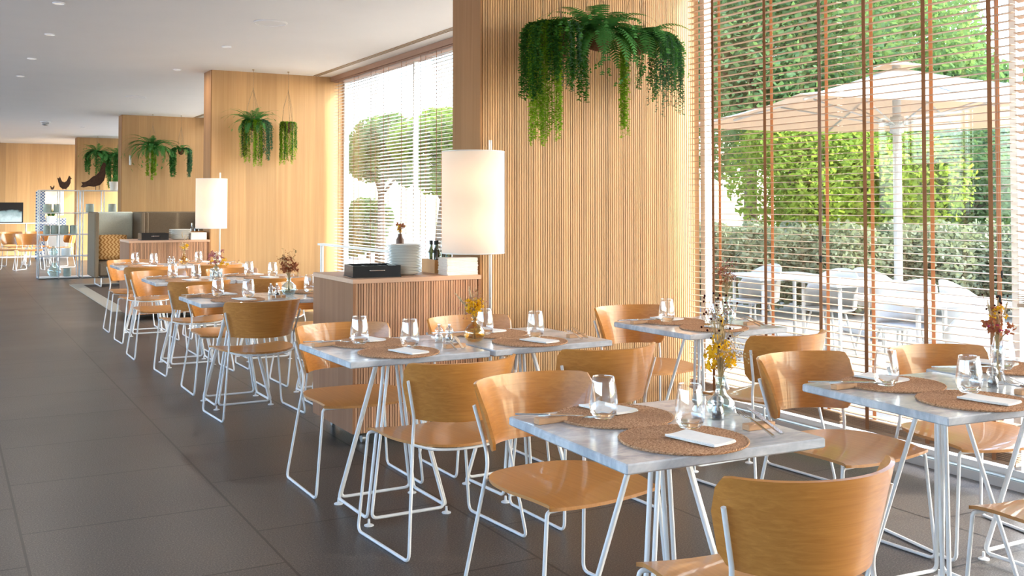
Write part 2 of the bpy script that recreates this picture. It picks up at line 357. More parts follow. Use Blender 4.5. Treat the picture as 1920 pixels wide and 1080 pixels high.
def struct(mb, name, mat, **kw):
    o = mb.build(name, mat, **kw); o['kind'] = 'structure'; return o
def copy_tree(o, parent=None):
    c_ = o.copy(); COL.objects.link(c_)
    if parent is not None: c_.parent = parent
    for ch in list(o.children): copy_tree(ch, c_)
    return c_
class Proto:
    """first use hands out the source object, later uses hand out copies"""
    def __init__(s, obj): s.o = obj; s.used = False
    def put(s, loc, rz=0.0, label=None, group=None, cat=None, scale=None):
        if s.used: o = copy_tree(s.o)
        else: o = s.o; s.used = True
        o.location = loc; o.rotation_euler = (0, 0, rz)
        if scale: o.scale = (scale,) * 3
        elif s.used: o.scale = (1, 1, 1)
        tag(o, label, cat, group); return o
def fillet(pts, r, n=5):
    pts = [Vector(p) for p in pts]; out = [pts[0]]
    for i in range(1, len(pts) - 1):
        a, b, c_ = pts[i - 1], pts[i], pts[i + 1]; d1 = (a - b); d2 = (c_ - b); k = min(r, d1.length * 0.45, d2.length * 0.45)
        p, q = b + d1.normalized() * k, b + d2.normalized() * k
        for j in range(n + 1):
            t = j / n; out.append(p * (1 - t) ** 2 + b * 2 * t * (1 - t) + q * t * t)
    out.append(pts[-1]); return out
def rot2(x, y, a): return (x * math.cos(a) - y * math.sin(a), x * math.sin(a) + y * math.cos(a))

# ------------------------------------------------------------------ the room
ZC = 3.10; XW = 4.66; XF = 2.933; TH = 0.40
FIN = [5.71, 13.13, 20.53, 27.97]; YE = 31.5; YB = -4.0; XL = -4.6
struct(MB().box(XL, XW + 0.12, YB, YE, -0.12, 0), 'floor', 'floor_granite')
struct(MB().box(XL, XW + 0.12, YB, YE, ZC, ZC + 0.25), 'ceiling', 'white_plaster')
# end wall
struct(MB().box(XL, XW + 0.3, YE, YE + 0.2, 0, ZC), 'wall_end', 'panel_oak_end')
# fins: slatted nearest, flat boards further back
def fin(i, y, slats):
    nm = ['wall_fin_nearest', 'wall_fin_second', 'wall_fin_third', 'wall_fin_fourth'][i]
    m = MB().box(XF + 0.012, XW + 0.02, y + (0.014 if slats else 0), y + TH, 0, ZC)
    o = struct(m, nm, 'panel_oak')
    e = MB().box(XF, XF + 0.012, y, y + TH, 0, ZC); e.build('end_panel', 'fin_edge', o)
    if slats:
        g = MB(); x = XF + 0.018
        while x < XW - 0.035:
            g.box(x, x + 0.0128, y, y + 0.014, 0.02, ZC); x += 0.0175
        g.build('slats', 'slat_oak', o)
for i, y in enumerate(FIN): fin(i, y, i == 0)
# window bays along the right side
bays = [(YB, FIN[0])] + [(FIN[k] + TH, FIN[k + 1]) for k in range(3)] + [(FIN[3] + TH, YE)]
for n_, (a, b) in enumerate(bays):
    fr = MB().box(XW - 0.05, XW + 0.10, a, b, 0, 0.045).box(XW - 0.0, XW + 0.07, a, b, 0.045, 0.085)
    fr.box(XW + 0.02, XW + 0.08, a, a + 0.05, 0.085, ZC - 0.06).box(XW + 0.02, XW + 0.08, b - 0.05, b, 0.085, ZC - 0.06)
    k = max(1, round((b - a) / 2.45)); 
    for j in range(1, k):
        yy = a + (b - a) * j / k
        fr.box(XW + 0.025, XW + 0.075, yy - 0.02, yy + 0.02, 0.085, ZC - 0.06)
    w = struct(fr, 'window_%d' % (n_ + 1), 'aluminium')
    MB().box(XW - 0.045, XW - 0.005, a + 0.01, b - 0.01, 0.045, 0.052).build('sill_strip', 'sill_glassy', w)
    MB().box(XW + 0.045, XW + 0.053, a + 0.05, b - 0.05, 0.085, ZC - 0.06).build('glass_pane', 'window_glass', w)
    h = MB().box(XW - 0.16, XW + 0.12, a, b, ZC - 0.062, ZC); struct(h, 'trim_%d' % (n_ + 1), 'header_wood')
# unseen left side: columns and parapet, openings shaped for daylight fill; rear wall closed
cl = MB().box(XL - 0.2, XL, YB, YE, ZC - 0.2, ZC + 0.25).box(XL - 0.2, XL, YB, YE, -0.12, 1.25)
y = YB
while y < YE: cl.box(XL - 0.2, XL, y, y + 0.3, 0, ZC); y += 7.1
struct(cl, 'wall_left', 'wall_white')
struct(MB().box(XL, XW, YB - 0.2, YB, 0, ZC + 0.25), 'wall_rear', 'wall_white')
# linear air slot in the ceiling beside the windows
for n_, (a, b) in enumerate(bays[:3]):
    tr = struct(MB().box(4.245, 4.255, a + .05, b - .05, ZC - 0.006, ZC - 0.0005).box(4.305, 4.315, a + .05, b - .05, ZC - 0.006, ZC - 0.0005).box(4.274, 4.284, a + .05, b - .05, ZC - 0.006, ZC - 0.0005), 'trim_%d' % (n_ + 11), 'rope')
    MB().box(4.255, 4.305, a + .05, b - .05, ZC - 0.0025, ZC - 0.0005).build('slot_gap', 'grey_metal', tr)

# ceiling fittings
def downlight(x, y, r, label, power):
    t = empty('ceiling_light', (x, y, ZC)); tag(t, label, 'ceiling light', 'recessed ceiling lights')
    MB().lathe([(r * 0.84, -0.001), (r * 0.84, -0.012), (r, -0.012), (r, -0.0005)], 28, capb=False, capt=False).build('trim_ring', 'white_metal', t, True, auto=40)
    MB().lathe([(r * 0.84, -0.006), (0.001, -0.006)], 24, capb=False, capt=False).build('lens', 'downlight_glow', t)
    l = bpy.data.lights.new('light', 'AREA'); l.shape = 'DISK'; l.size = r * 1.5; l.energy = power; l.color = (1.0, 0.90, 0.78)
    lo = bpy.data.objects.new('lamp_light', l); COL.objects.link(lo); lo.parent = t; lo.location = (0, 0, -0.02)
def speaker(x, y, r, label):
    t = empty('ceiling_speaker', (x, y, ZC)); tag(t, label, 'ceiling speaker')
    MB().lathe([(r * 0.9, -0.001), (r * 0.9, -0.014), (r, -0.010), (r, -0.0005)], 36, capb=False, capt=False).build('rim', 'white_metal', t, True, auto=40)
    MB().lathe([(r * 0.9, -0.008), (0.001, -0.010)], 36, capb=False, capt=False).build('grille', 'white_plaster', t)
speaker(2.65, 9.44, 0.155, 'large round white ceiling speaker nearest the camera')
speaker(2.63, 16.97, 0.155, 'round white ceiling speaker further back, beyond the second oak wall fin')
PW = 6
for (x, y, lb) in [(0.83, 9.38, 'small recessed ceiling light at the top edge of the photo'), (0.91, 11.15, 'small recessed ceiling light, second from the top on the left'),
                   (0.88, 13.1, 'small recessed ceiling light, third from the top on the left'), (0.87, 14.96, 'small recessed ceiling light, fourth from the top on the left'),
                   (2.64, 11.1, 'small recessed ceiling light in front of the second oak wall fin'), (2.55, 13.3, 'small flat recessed ceiling light beside the top corner of the second oak fin'),
                   (2.65, 24.2, 'small recessed ceiling light far back near the fourth fin')]:
    downlight(x, y, 0.05, lb, PW)
sm = empty('smoke_detector', (1.81, 22.99, ZC)); tag(sm, 'dark grey ceiling sensor hanging far back on the left', 'smoke detector')
MB().lathe([(0.10, 0), (0.10, -0.02), (0.05, -0.03)], 20, capb=False).build('base', 'white_metal', sm)
MB().lathe([(0.07, -0.03), (0.06, -0.07), (0.02, -0.085)], 20).build('sensor_head', 'grey_metal', sm, True)

# ------------------------------------------------------------------ blinds
def blind(y0, y1, tapes, label, group, tilt=0.0, thin=False, zb=0.15, pitch=0.04, cord_at=None):
    t = empty('venetian_blind', (4.55, (y0 + y1) / 2, 0)); tag(t, label, 'blind', group); yc = (y0 + y1) / 2; h = (y1 - y0) / 2 - 0.006
    ztop = ZC - 0.075; s_ = MB(); z = zb + 0.03; rnd = random.Random(int(y0 * 100))
    zs = []
    for k in range(5): zs.append(zb + 0.012 + k * 0.009)          # slats bunched on the bottom rail
    z = zs[-1] + 0.02
    while z < ztop - 0.03: zs.append(z); z += pitch
    ct, st = math.cos(tilt), math.sin(tilt)
    for z in zs:
        T = 0 if z < zb + 0.06 else tilt
        ct, st = math.cos(T), math.sin(T); j = rnd.uniform(-0.004, 0.004)
        a, b = 0.0215, 0.0013; cr = 0.0012
        sec = [(-a, -b), (0, -b + cr), (a, -b), (a, b), (0, b + cr), (-a, b)]
        P = [(x * ct - zz * st, x * st + zz * ct) for x, zz in sec]
        vs = [(p[0], -h + j, z + p[1]) for p in P] + [(p[0], h + j, z + p[1]) for p in P]
        s_.add(vs, [(0, 1, 2, 3, 4, 5), (11, 10, 9, 8, 7, 6)] + [(q, q + 6, (q + 1) % 6 + 6, (q + 1) % 6) for q in range(6)])
    s_.build('slats', 'blind_slat_glare' if thin else 'blind_slat', t)
    MB().cbox(-0.027, 0.027, -h, h, zb - 0.012, zb + 0.006, 0.003).build('bottom_rail', 'blind_slat', t)
    MB().box(-0.030, 0.030, -h, h, ztop - 0.005, ZC - 0.064).build('head_rail', 'header_wood', t)
    w = 0.006 if thin else 0.0125
    for ty in tapes:
        q = ty - yc
        MB().box(-0.0300, -0.0290, q - w, q + w, zb, ztop).build('front_tape', 'tape_brown' if not thin else 'tape_brown', t)
        MB().box(0.0290, 0.0300, q - w, q + w, zb, ztop).build('rear_tape', 'tape_backlit' if not thin else 'tape_brown', t)
    if cord_at:
        cd = MB()
        for dy, zz in ((0, cord_at[1]), (0.012, cord_at[1] - 0.12), (0.022, cord_at[1] - 0.12)):
            cd.tube([(-0.034, cord_at[0] - yc + dy, ztop), (-0.034, cord_at[0] - yc + dy, zz)], 0.0011, 4)
        c_ = cd.build('pull_cord', 'grey_metal', t)
        td = MB()
        for dy, zz in ((0, cord_at[1]), (0.012, cord_at[1] - 0.12), (0.022, cord_at[1] - 0.12)): td.lathe([(0.003, 0), (0.006, -0.006), (0.005, -0.035), (0.003, -0.038)], 8, (-0.034, cord_at[0] - yc + dy, zz))
        td.build('cord_tassel', 'black_matt', c_)
G1 = 'open wooden venetian blinds of the near window'
blind(4.285, 5.66, [5.385, 4.885, 4.423], 'open wooden venetian blind next to the slatted oak wall', G1, cord_at=(4.40, 1.22))
blind(3.175, 4.280, [4.085, 3.685, 3.295], 'open wooden venetian blind in the middle, in front of the parasol mast', G1, tilt=0.02, cord_at=(3.235, 1.08))
blind(2.05, 3.170, [2.90, 2.55, 2.25], 'open wooden venetian blind cut off by the right edge of the photo', G1, tilt=-0.25, zb=0.92)
for k_ in (1, 2, 3): blind(0.52 - 1.53 * k_, 2.045 - 1.53 * k_, [0.77 - 1.53 * k_, 1.30 - 1.53 * k_, 1.80 - 1.53 * k_], 'open wooden venetian blind added to block sun beyond the right edge of the photo', G1)  # unseen blinds added past the visible ones to block direct sun
blind(0.52, 2.045, [0.77, 1.30, 1.80], 'half raised wooden blind added for a sun patch beyond the right edge of the photo', G1, zb=1.35)  # unseen blind left half raised to let a sun patch in
G2 = 'wooden venetian blinds of the far window'
for k_ in range(4): blind(13.6 + 1.73 * k_, 15.32 + 1.73 * k_, [13.85 + 1.73 * k_, 14.45 + 1.73 * k_, 15.05 + 1.73 * k_], 'unseen venetian blind added to block sun behind the second oak fin', 'added wooden venetian blinds behind the second oak fin', thin=True, zb=0.35, pitch=0.04)  # unseen blinds added to keep sun off the third fin
def taps(a, b): return [a + 0.2, (a + b) / 2, b - 0.2]
e2 = [6.2, 7.45, 8.70, 10.02, 11.50, 13.08]
for k in range(5):
    a, b = e2[k] , e2[k + 1] - 0.01
    lb = ['venetian blind behind the near floor lamp, nearest of the far window', 'venetian blind of the far window behind the lamp shade', 'venetian blind with wide open slats at the right of the far window',
          'half closed venetian blind in the middle of the far window', 'venetian blind at the left of the far window beside the second oak fin'][k]
    blind(a, b, taps(a, b), lb, G2, tilt=[0, 0, 0.05, 0.42, 0.08][k], thin=True, zb=0.35)

# ------------------------------------------------------------------ chair
def chair_proto():
    t = empty('dining_chair')
    # backrest shell
    g = []; NU, NV = 28, 10
    for i in range(NU + 1):
        u = -1 + 2 * i / NU; au = abs(u); row = []
        zt = 0.770 - 0.095 * (max(0, au - 0.80) / 0.20) ** 2.6; zb = 0.540 + 0.035 * (max(0, au - 0.88) / 0.12) ** 2 - 0.006 * math.cos(u * 1.5)
        for j in range(NV + 1):
            z = zb + (zt - zb) * j / NV; w = 0.212 + 0.060 * (z - 0.535) / 0.23
            ph = u * R(78); x = w * math.sin(ph) / math.sin(R(78)); y = -0.298 + 0.185 * (1 - math.cos(ph)) / (1 - math.cos(R(78))) - 0.13 * (z - 0.535)
            row.append((x, y, z))
        g.append(row)
    MB().sheet(g, 0.011).build('backrest', 'ply', t, True, auto=50)
    # seat
    out = []
    key = [(-0.205, 0.232), (0.205, 0.232), (0.226, 0.205), (0.248, 0.06), (0.250, -0.02), (0.236, -0.10), (0.200, -0.175), (0.140, -0.232), (0.07, -0.258), (0, -0.265)]
    key = key + [(-x, y) for x, y in key[-2:1:-1]]
    K = len(key)
    for i in range(K):                                       # Catmull-Rom through the outline, straight front edge
        p0, p1, p2, p3 = [Vector((*key[(i + d) % K], 0)) for d in (-1, 0, 1, 2)]
        n = 6 if i == 0 else 4
        for j in range(n):
            q = j / n
            if i == 0: p = p1.lerp(p2, q)
            else: p = 0.5 * ((2 * p1) + (p2 - p0) * q + (2 * p0 - 5 * p1 + 4 * p2 - p3) * q * q + (3 * p1 - p0 - 3 * p2 + p3) * q ** 3)
            out.append((p.x, p.y))
    N = len(out); g = []
    for r in (0.02, 0.3, 0.55, 0.75, 0.9, 0.97, 1.0):
        row = []
        for x, y in out:
            X, Y = x * r, y * r
            z = 0.436 + 0.016 * (abs(X) / 0.25) ** 2 - 0.010 * max(0, (Y - 0.1) / 0.13) ** 2 + 0.004 * max(0, -Y / 0.26) ** 2
            row.append((X, Y, z))
        row.append(row[0]); g.append(row)
    m = MB(); J = N; o = 0
    for r_ in g: m.v += r_[:-1]
    R_ = len(g)
    for i in range(R_ - 1):
        for j in range(J): m.f.append((i * J + j, (i + 1) * J + j, (i + 1) * J + (j + 1) % J, i * J + (j + 1) % J))
    m.f.append(tuple(range(J)))
    b0 = len(m.v)
    for r_ in g: m.v += [(x, y, z - 0.011) for x, y, z in r_[:-1]]
    for i in range(R_ - 1):
        for j in range(J): m.f.append((b0 + i * J + j, b0 + i * J + (j + 1) % J, b0 + (i + 1) * J + (j + 1) % J, b0 + (i + 1) * J + j))
    m.f.append(tuple(b0 + J - 1 - j for j in range(J)))
    e0 = (R_ - 1) * J
    for j in range(J): m.f.append((e0 + j, b0 + e0 + j, b0 + e0 + (j + 1) % J, e0 + (j + 1) % J))
    m.build('seat', 'ply_seat', t, True, auto=50)
    rr = 0.0068
    for s_ in (-1, 1):
        def bx(z, u): return s_ * (math.sin(u * R(78)) / math.sin(R(78)) * (0.212 + 0.060 * (z - 0.535) / 0.23) + 0.0165)
        def by(z, u): return -0.298 + 0.185 * (1 - math.cos(u * R(78))) / (1 - math.cos(R(78))) - 0.13 * (z - 0.535) - 0.006
        pts = [(bx(0.700, 0.84), by(0.700, 0.84), 0.700), (bx(0.54, 0.84), by(0.54, 0.84), 0.54), (s_ * 0.216, -0.160, 0.487), (s_ * 0.276, -0.242, rr), (s_ * 0.276, 0.232, rr), (s_ * 0.238, 0.214, 0.425), (s_ * 0.20, 0.206, 0.4215)]
        P = fillet(pts, 0.035)
        MB().tube(P, rr, 8).build('sled_leg', 'white_metal', t, True, auto=60)
    MB().tube([(-0.20, 0.206, 0.4215), (0, 0.203, 0.4195), (0.20, 0.206, 0.4215)], rr, 8).build('front_rail', 'white_metal', t, True, auto=60)
    MB().tube(fillet([(-0.220, -0.168, 0.440), (-0.16, -0.222, 0.424), (-0.06, -0.25, 0.419), (0.06, -0.25, 0.419), (0.16, -0.222, 0.424), (0.220, -0.168, 0.440)], 0.06), rr * 0.9, 8).build('rear_rail', 'white_metal', t, True, auto=60)
    return t
CH = Proto(chair_proto())
chairs = [  # x, y, turn, label
    (1.86, 2.03, -5, 'foreground oak plywood chair at the bottom of the photo, back to the viewer'),
    (1.905, 3.064, 186, 'oak plywood chair on the far side of the front marble table, facing the viewer'),
    (1.865, 3.995, 4, 'oak chair, back to the viewer, left end of the double table by the cabinet'),
    (2.615, 4.02, 1, 'oak chair, back to the viewer, right end of the double table by the cabinet'),
    (1.84, 4.975, 180, 'oak chair facing the viewer, left end of the double table by the cabinet'),
    (2.585, 4.99, 180, 'oak plywood chair behind the amber vase, right before the slatted cabinet front'),
    (3.15, 2.985, 183, 'oak chair facing the viewer behind the table at the right edge'),
    (3.79, 2.88, 169, 'oak plywood chair by the blinds at the right edge, with sunlight on its curved back'),
    (3.11, 1.955, -2, 'oak plywood chair of which only the seat shows at the lower right corner'),
    (3.71, 5.03, 180, 'oak plywood chair against the slatted oak wall, facing the viewer'),
    (3.65, 3.99, 3, 'oak chair, back to the viewer, sun patch on it, beside the blinds'),
    (1.85, 6.94, 3, 'oak chair left of the slatted cabinet, back to the viewer, third row'),
    (2.56, 6.96, 1, 'oak plywood chair half hidden behind the slatted cabinet side, back to the viewer'),
    (1.90, 7.96, 180, 'oak chair facing the viewer, third row left table'),
    (2.60, 7.99, 181, 'oak chair facing the viewer, third row right table'),
    (1.87, 8.93, 2, 'oak chair, back to the viewer, fourth row left table'),
    (2.56, 8.96, 0, 'oak chair, back to the viewer, fourth row right table'),
    (1.80, 9.98, 180, 'oak chair facing the viewer, fourth row left table'),
    (2.50, 10.05, 180, 'oak chair facing the viewer, fourth row right table'),
    (1.86, 11.18, 2, 'oak chair, back to the viewer, rearmost row left table'),
    (2.55, 11.20, 0, 'oak chair, back to the viewer, rearmost row right table'),
    (1.88, 12.20, 180, 'oak plywood chair facing the viewer behind the rearmost row table, left of the far cabinet'),
]
for x, y, a, lb in chairs: CH.put((x, y, 0), R(a), lb, 'oak plywood chairs with white wire frames', 'chair')
for x, y, a, lb in [(1.25, 24.6, 150, 'leftmost chair at the far back round table by the white console'), (1.62, 24.2, 185, 'chair at the far back, second from the left, behind the wire shelf'),
                    (1.95, 26.4, 180, 'chair on the far side of the back round table'), (2.33, 25.2, 100, 'chair at the right of the far back round table, seen through the wire shelf'),
                    (1.45, 26.3, 200, 'chair behind the leftmost chair at the far back')]:
    CH.put((x, y, 0), R(a), 'oak ' + lb, 'oak plywood chairs at the far back', 'chair')

# ------------------------------------------------------------------ square marble table
def table_proto():
    t = empty('dining_table'); h = 0.335
    MB().cbox(-h, h, -h, h, 0.712, 0.740, 0.004).build('marble_top', 'marble', t)
    MB().cbox(-0.13, 0.13, -0.13, 0.13, 0.700, 0.712, 0.002).build('mounting_plate', 'white_metal', t)
    r = 0.0075; B = 0.188; T = 0.047
    for k in range(4):
        a = k * math.pi / 2
        def W_(lat, dist, z):
            x, y = rot2(lat, dist, a); return (x, y, z)
        z0 = 0.03
        pts = [W_(-T + 0.008, T + 0.008, 0.70), W_(-B + 0.010, B + 0.004, z0), W_(B - 0.010, B + 0.004, z0), W_(T - 0.008, T + 0.008, 0.70)]
        MB().tube(fillet(pts, 0.03), r, 8).build('leg_frame', 'white_metal', t, True, auto=60)
    for sx in (-1, 1):
        for sy in (-1, 1):
            MB().lathe([(0.021, 0), (0.021, 0.004), (0.006, 0.010), (0.005, 0.03)], 14, (sx * B, sy * B, 0)).build('foot_glide', 'white_metal', t, True, auto=40)
    return t
TB = Proto(table_proto())
# tables: key, x, y, turn, description
TAB = {
    'A': (1.876, 2.483, -2.2, 'the front table'),
    'B': (1.830, 4.455, 1.0, 'left half of the table by the cabinet'),
    'C': (2.515, 4.485, 3.0, 'right half of the table by the cabinet'),
    'D': (3.092, 2.462, -4.0, 'the table at the right edge'),
    'E': (3.805, 2.500, 0.0, 'the cut off table by the blinds'),
    'F': (3.655, 4.480, 0.5, 'the table in the slatted wall corner'),
    'G': (1.838, 7.345, 1.0, 'the third row left table'),
    'H': (2.522, 7.360, 1.0, 'the third row right table'),
    'I': (1.905, 9.370, 0.5, 'the fourth row left table'),
    'J': (2.590, 9.380, 0.5, 'the fourth row right table'),
    'K': (1.955, 11.74, 0.5, 'the rearmost row left table'),
    'L': (2.640, 11.76, 0.5, 'the rearmost row right table'),
}
TLAB = {'A': 'square marble table in front with white rod legs, nearest the viewer', 'B': 'square marble table, left half of the double table by the cabinet',
        'C': 'square marble table, right half of the double table by the cabinet', 'D': 'square marble table at the right edge of the photo with white rod legs',
        'E': 'square marble table mostly cut off at the right edge, closest to the blinds', 'F': 'square marble table standing in the corner of slatted oak wall and blinds',
        'G': 'square marble table of the third row back, left of its pair', 'H': 'square marble table of the third row back, partly hidden by the slatted cabinet',
        'I': 'square marble table of the fourth row back, left of its pair', 'J': 'square marble table of the fourth row back, right of its pair',
        'K': 'square marble table of the rearmost row, left of its pair', 'L': 'square marble table of the rearmost row, before the far cabinet'}
for k, (x, y, a, d) in TAB.items(): TB.put((x, y, 0), R(a), TLAB[k], 'square marble tables with white rod legs', 'table')
def onT(k, lx, ly, z=0.740):
    x, y, a, d = TAB[k]; dx, dy = rot2(lx, ly, R(a)); return (x + dx, y + dy, z)

# ------------------------------------------------------------------ things on the tables
def placemat_proto():
    m = MB(); prof = [(0.001, 0.004)]; n = 72; k = 18; Rm = 0.180
    for i in range(1, k + 1):
        r = Rm * i / k; prof += [(r - Rm / k * 0.5, 0.0058), (r - 0.0004, 0.0036)]
    prof += [(Rm, 0.003), (Rm - 0.001, 0.0)]
    m.lathe(prof, n, capt=False, capb=False)
    rim = MB()
    for s_ in (0, 1):
        pts = []
        for i in range(240):
            q = 2 * math.pi * i / 240; ph = q * 40 + s_ * math.pi
            rr = Rm - 0.001 + 0.0022 * math.cos(ph); pts.append((rr * math.cos(q), rr * math.sin(q), 0.0042 + 0.0018 * math.sin(ph)))
        rim.tube(pts, 0.0022, 5, closed=True)
    o = m.build('placemat', 'seagrass', None, True, auto=70)
    rim.build('braided_rim', 'seagrass', o, True)
    return o
def napkin_proto():
    g = []
    o = None; m = MB()
    for lay, (sx, sy, z) in enumerate([(0.047, 0.088, 0.0), (0.046, 0.087, 0.0024), (0.0465, 0.0865, 0.0048)]):
        gr = []
        for i in range(9):
            row = []
            for j in range(13):
                x = -sx + 2 * sx * i / 8; y = -sy + 2 * sy * j / 12
                zz = z + 0.0022 + 0.0008 * math.sin(x * 60 + lay) * math.cos(y * 40) + (0.0012 * (abs(x) / sx) ** 6)
                row.append((x + 0.0012 * math.sin(y * 30 + lay), y + 0.001 * math.sin(x * 45), zz))
            gr.append(row)
        m.sheet(gr, 0.0019)
    ed = [(0.0465, -0.0865 + 0.173 * j / 6, 0.0035) for j in range(7)]
    m.tube(ed, 0.0032, 6)
    return m.build('napkin', 'napkin_cloth', None, True, auto=50)
def tumbler_proto():
    pr = [(0.001, 0.0), (0.026, 0.0), (0.031, 0.003), (0.040, 0.018), (0.0445, 0.038), (0.0445, 0.055), (0.041, 0.085), (0.036, 0.112), (0.0335, 0.128),
          (0.0322, 0.1286), (0.0312, 0.127), (0.0336, 0.112), (0.0388, 0.085), (0.0424, 0.055), (0.0424, 0.038), (0.038, 0.021), (0.029, 0.009), (0.001, 0.0065)]
    o = MB().lathe(pr, 36, capb=False, capt=False).build('water_glass', ['clear_glass', 'solid_glass'], None, True)
    for p in o.data.polygons:
        if p.center.z < 0.012: p.material_index = 1
    return o
def knife_proto():
    # lies along +Y (tip at +Y)
    m = MB()
    def flat(pts, z0, z1):
        n = len(pts); m.add([(x, y, z0) for x, y in pts] + [(x, y, z1) for x, y in pts], [tuple(range(n - 1, -1, -1)), tuple(range(n, 2 * n))] + [(i, (i + 1) % n, (i + 1) % n + n, i + n) for i in range(n)])
    flat([(-0.004, -0.11), (0.004, -0.11), (0.0055, -0.10), (0.0045, -0.01), (0.0045, 0.0), (-0.0045, 0.0), (-0.0045, -0.01), (-0.0055, -0.10)], 0, 0.0045)
    o = m.build('table_knife', 'steel', None)
    b = MB(); m = b; flat([(-0.0045, 0.0), (0.0045, 0.0), (0.010, 0.018), (0.011, 0.06), (0.0085, 0.09), (0.0, 0.108), (-0.0035, 0.10), (-0.0045, 0.05)], 0.0014, 0.0030); b.build('blade', 'steel', o)
    return o
def fork_proto():
    m = MB().tube([(0, -0.10, 0.002), (0, -0.06, 0.003), (0, 0.0, 0.0045), (0, 0.03, 0.004)], 0.0042, 6, r2=0.0026)
    m.add([(-0.0027, 0.028, 0.003), (0.0027, 0.028, 0.003), (0.0115, 0.052, 0.001), (-0.0115, 0.052, 0.001), (-0.0027, 0.028, 0.005), (0.0027, 0.028, 0.005), (0.0115, 0.052, 0.003), (-0.0115, 0.052, 0.003)], [(0, 3, 2, 1), (4, 5, 6, 7), (0, 1, 5, 4), (1, 2, 6, 5), (2, 3, 7, 6), (3, 0, 4, 7)])
    o = m.build('table_fork', 'steel', None, True, auto=40)
    tn = MB()
    for k in range(4):
        x = -0.0096 + 0.0064 * k; tn.tube([(x, 0.050, 0.002), (x, 0.075, 0.0005), (x, 0.096, 0.0035)], 0.0014, 5, r2=0.0008)
    tn.build('tines', 'steel', o, True); return o
def rest_proto():
    m = MB().cbox(-0.052, 0.052, -0.015, 0.015, 0, 0.018, 0.0015)
    return m.build('cutlery_rest', 'block_wood', None)
def mill_proto(pepper):
    t = empty('pepper_mill' if pepper else 'salt_mill')
    MB().lathe([(0.001, 0), (0.019, 0), (0.020, 0.003), (0.0195, 0.030), (0.014, 0.040), (0.014, 0.044), (0.020, 0.052), (0.020, 0.060), (0.013, 0.072), (0.006, 0.076),
                (0.004, 0.075), (0.011, 0.070), (0.018, 0.060), (0.018, 0.053), (0.012, 0.044), (0.012, 0.040), (0.0175, 0.030), (0.0175, 0.006), (0.001, 0.005)], 22, capb=False, capt=False).build('body', 'clear_glass', t, True)
    MB().lathe([(0.001, 0.006), (0.0168, 0.0065), (0.0168, 0.024), (0.001, 0.027)], 16, capb=False, capt=False).build('filling', 'peppercorn' if pepper else 'salt', t, True)
    MB().lathe([(0.0025, 0.027), (0.0025, 0.078), (0.0065, 0.078), (0.0075, 0.083), (0.006, 0.089), (0.001, 0.090)], 12).build('knob', 'steel', t, True, auto=40)
    return t
PM, NK, GL, KN, FK, RS = [Proto(f()) for f in (placemat_proto, napkin_proto, tumbler_proto, knife_proto, fork_proto, rest_proto)]
PP, SP = Proto(mill_proto(True)), Proto(mill_proto(False))
def setting(k, side, mat=None, glass_=None, nap=None, cut=True):
    """side -1 near seat, +1 far seat"""
    x0, y0, a, d = TAB[k]; s_ = side; base = R(a) + (math.pi if s_ > 0 else 0); wh = 'far' if s_ > 0 else 'near'
    mx, my = mat if mat else (-0.045, s_ * 0.178)
    who = '%s side, %s' % (wh, d)
    PM.put(onT(k, mx, my), base, 'round woven placemat, ' + who, 'woven placemats', 'placemat')
    gx, gy = glass_ if glass_ else ((-0.10, 0.155) if s_ > 0 else (0.055, -0.075))
    onmat = math.hypot(gx - mx, gy - my) < 0.17
    GL.put(onT(k, gx, gy, 0.7460 if onmat else 0.7402), base, 'clear water glass, ' + who, 'water glasses', 'glass')
    nx, ny, na = nap if nap else ((-0.015, 0.265, 12) if s_ > 0 else (-0.015, -0.215, 14))
    NK.put(onT(k, nx, ny, 0.7463), R(a + na), 'folded white napkin, ' + who, 'folded napkins', 'napkin')
    if not cut: return
    if s_ < 0: rx, ry, ra, kx, ky, ka, fx, fy, fa = 0.245, -0.155, 3, 0.268, -0.150, -17, 0.218, -0.175, -15
    else: rx, ry, ra, kx, ky, ka, fx, fy, fa = -0.262, 0.195, 4, -0.262, 0.205, 180 + 26, -0.215, 0.165, 180 + 24
    RS.put(onT(k, rx, ry, 0.7402), R(a + ra), 'small wooden cutlery rest, ' + who, 'wooden cutlery rests', 'cutlery rest')
    kn = KN.put(onT(k, kx, ky, 0.7600), R(a + ka), 'steel table knife, ' + who, 'table knives', 'knife'); kn.rotation_euler.x = R(6); kn.scale = (1.15,) * 3
    fk = FK.put(onT(k, fx, fy, 0.7585), R(a + fa), 'steel table fork, ' + who, 'table forks', 'fork'); fk.rotation_euler.x = R(6); fk.scale = (1.15,) * 3
for k in 'ABCDEFGHIJKL':
    setting(k, -1); setting(k, 1)
def mills(k, p, q):
    d = TAB[k][3]
    SP.put(onT(k, *p), 0, 'clear salt mill on ' + d, 'salt mills', 'salt mill'); PP.put(onT(k, *q), 0, 'clear pepper mill with dark peppercorns on ' + d, 'pepper mills', 'pepper mill')
mills('A', (0.175, 0.045), (0.218, 0.005)); mills('B', (0.262, 0.045), (0.300, 0.010)); mills('D', (0.205, 0.03), (0.235, -0.02)); mills('F', (0.135, 0.03), (0.185, -0.01))
mills('G', (0.255, 0.05), (0.285, 0.0)); mills('I', (0.24, 0.06), (0.27, 0.01)); mills('K', (0.25, 0.08), (0.28, 0.02))

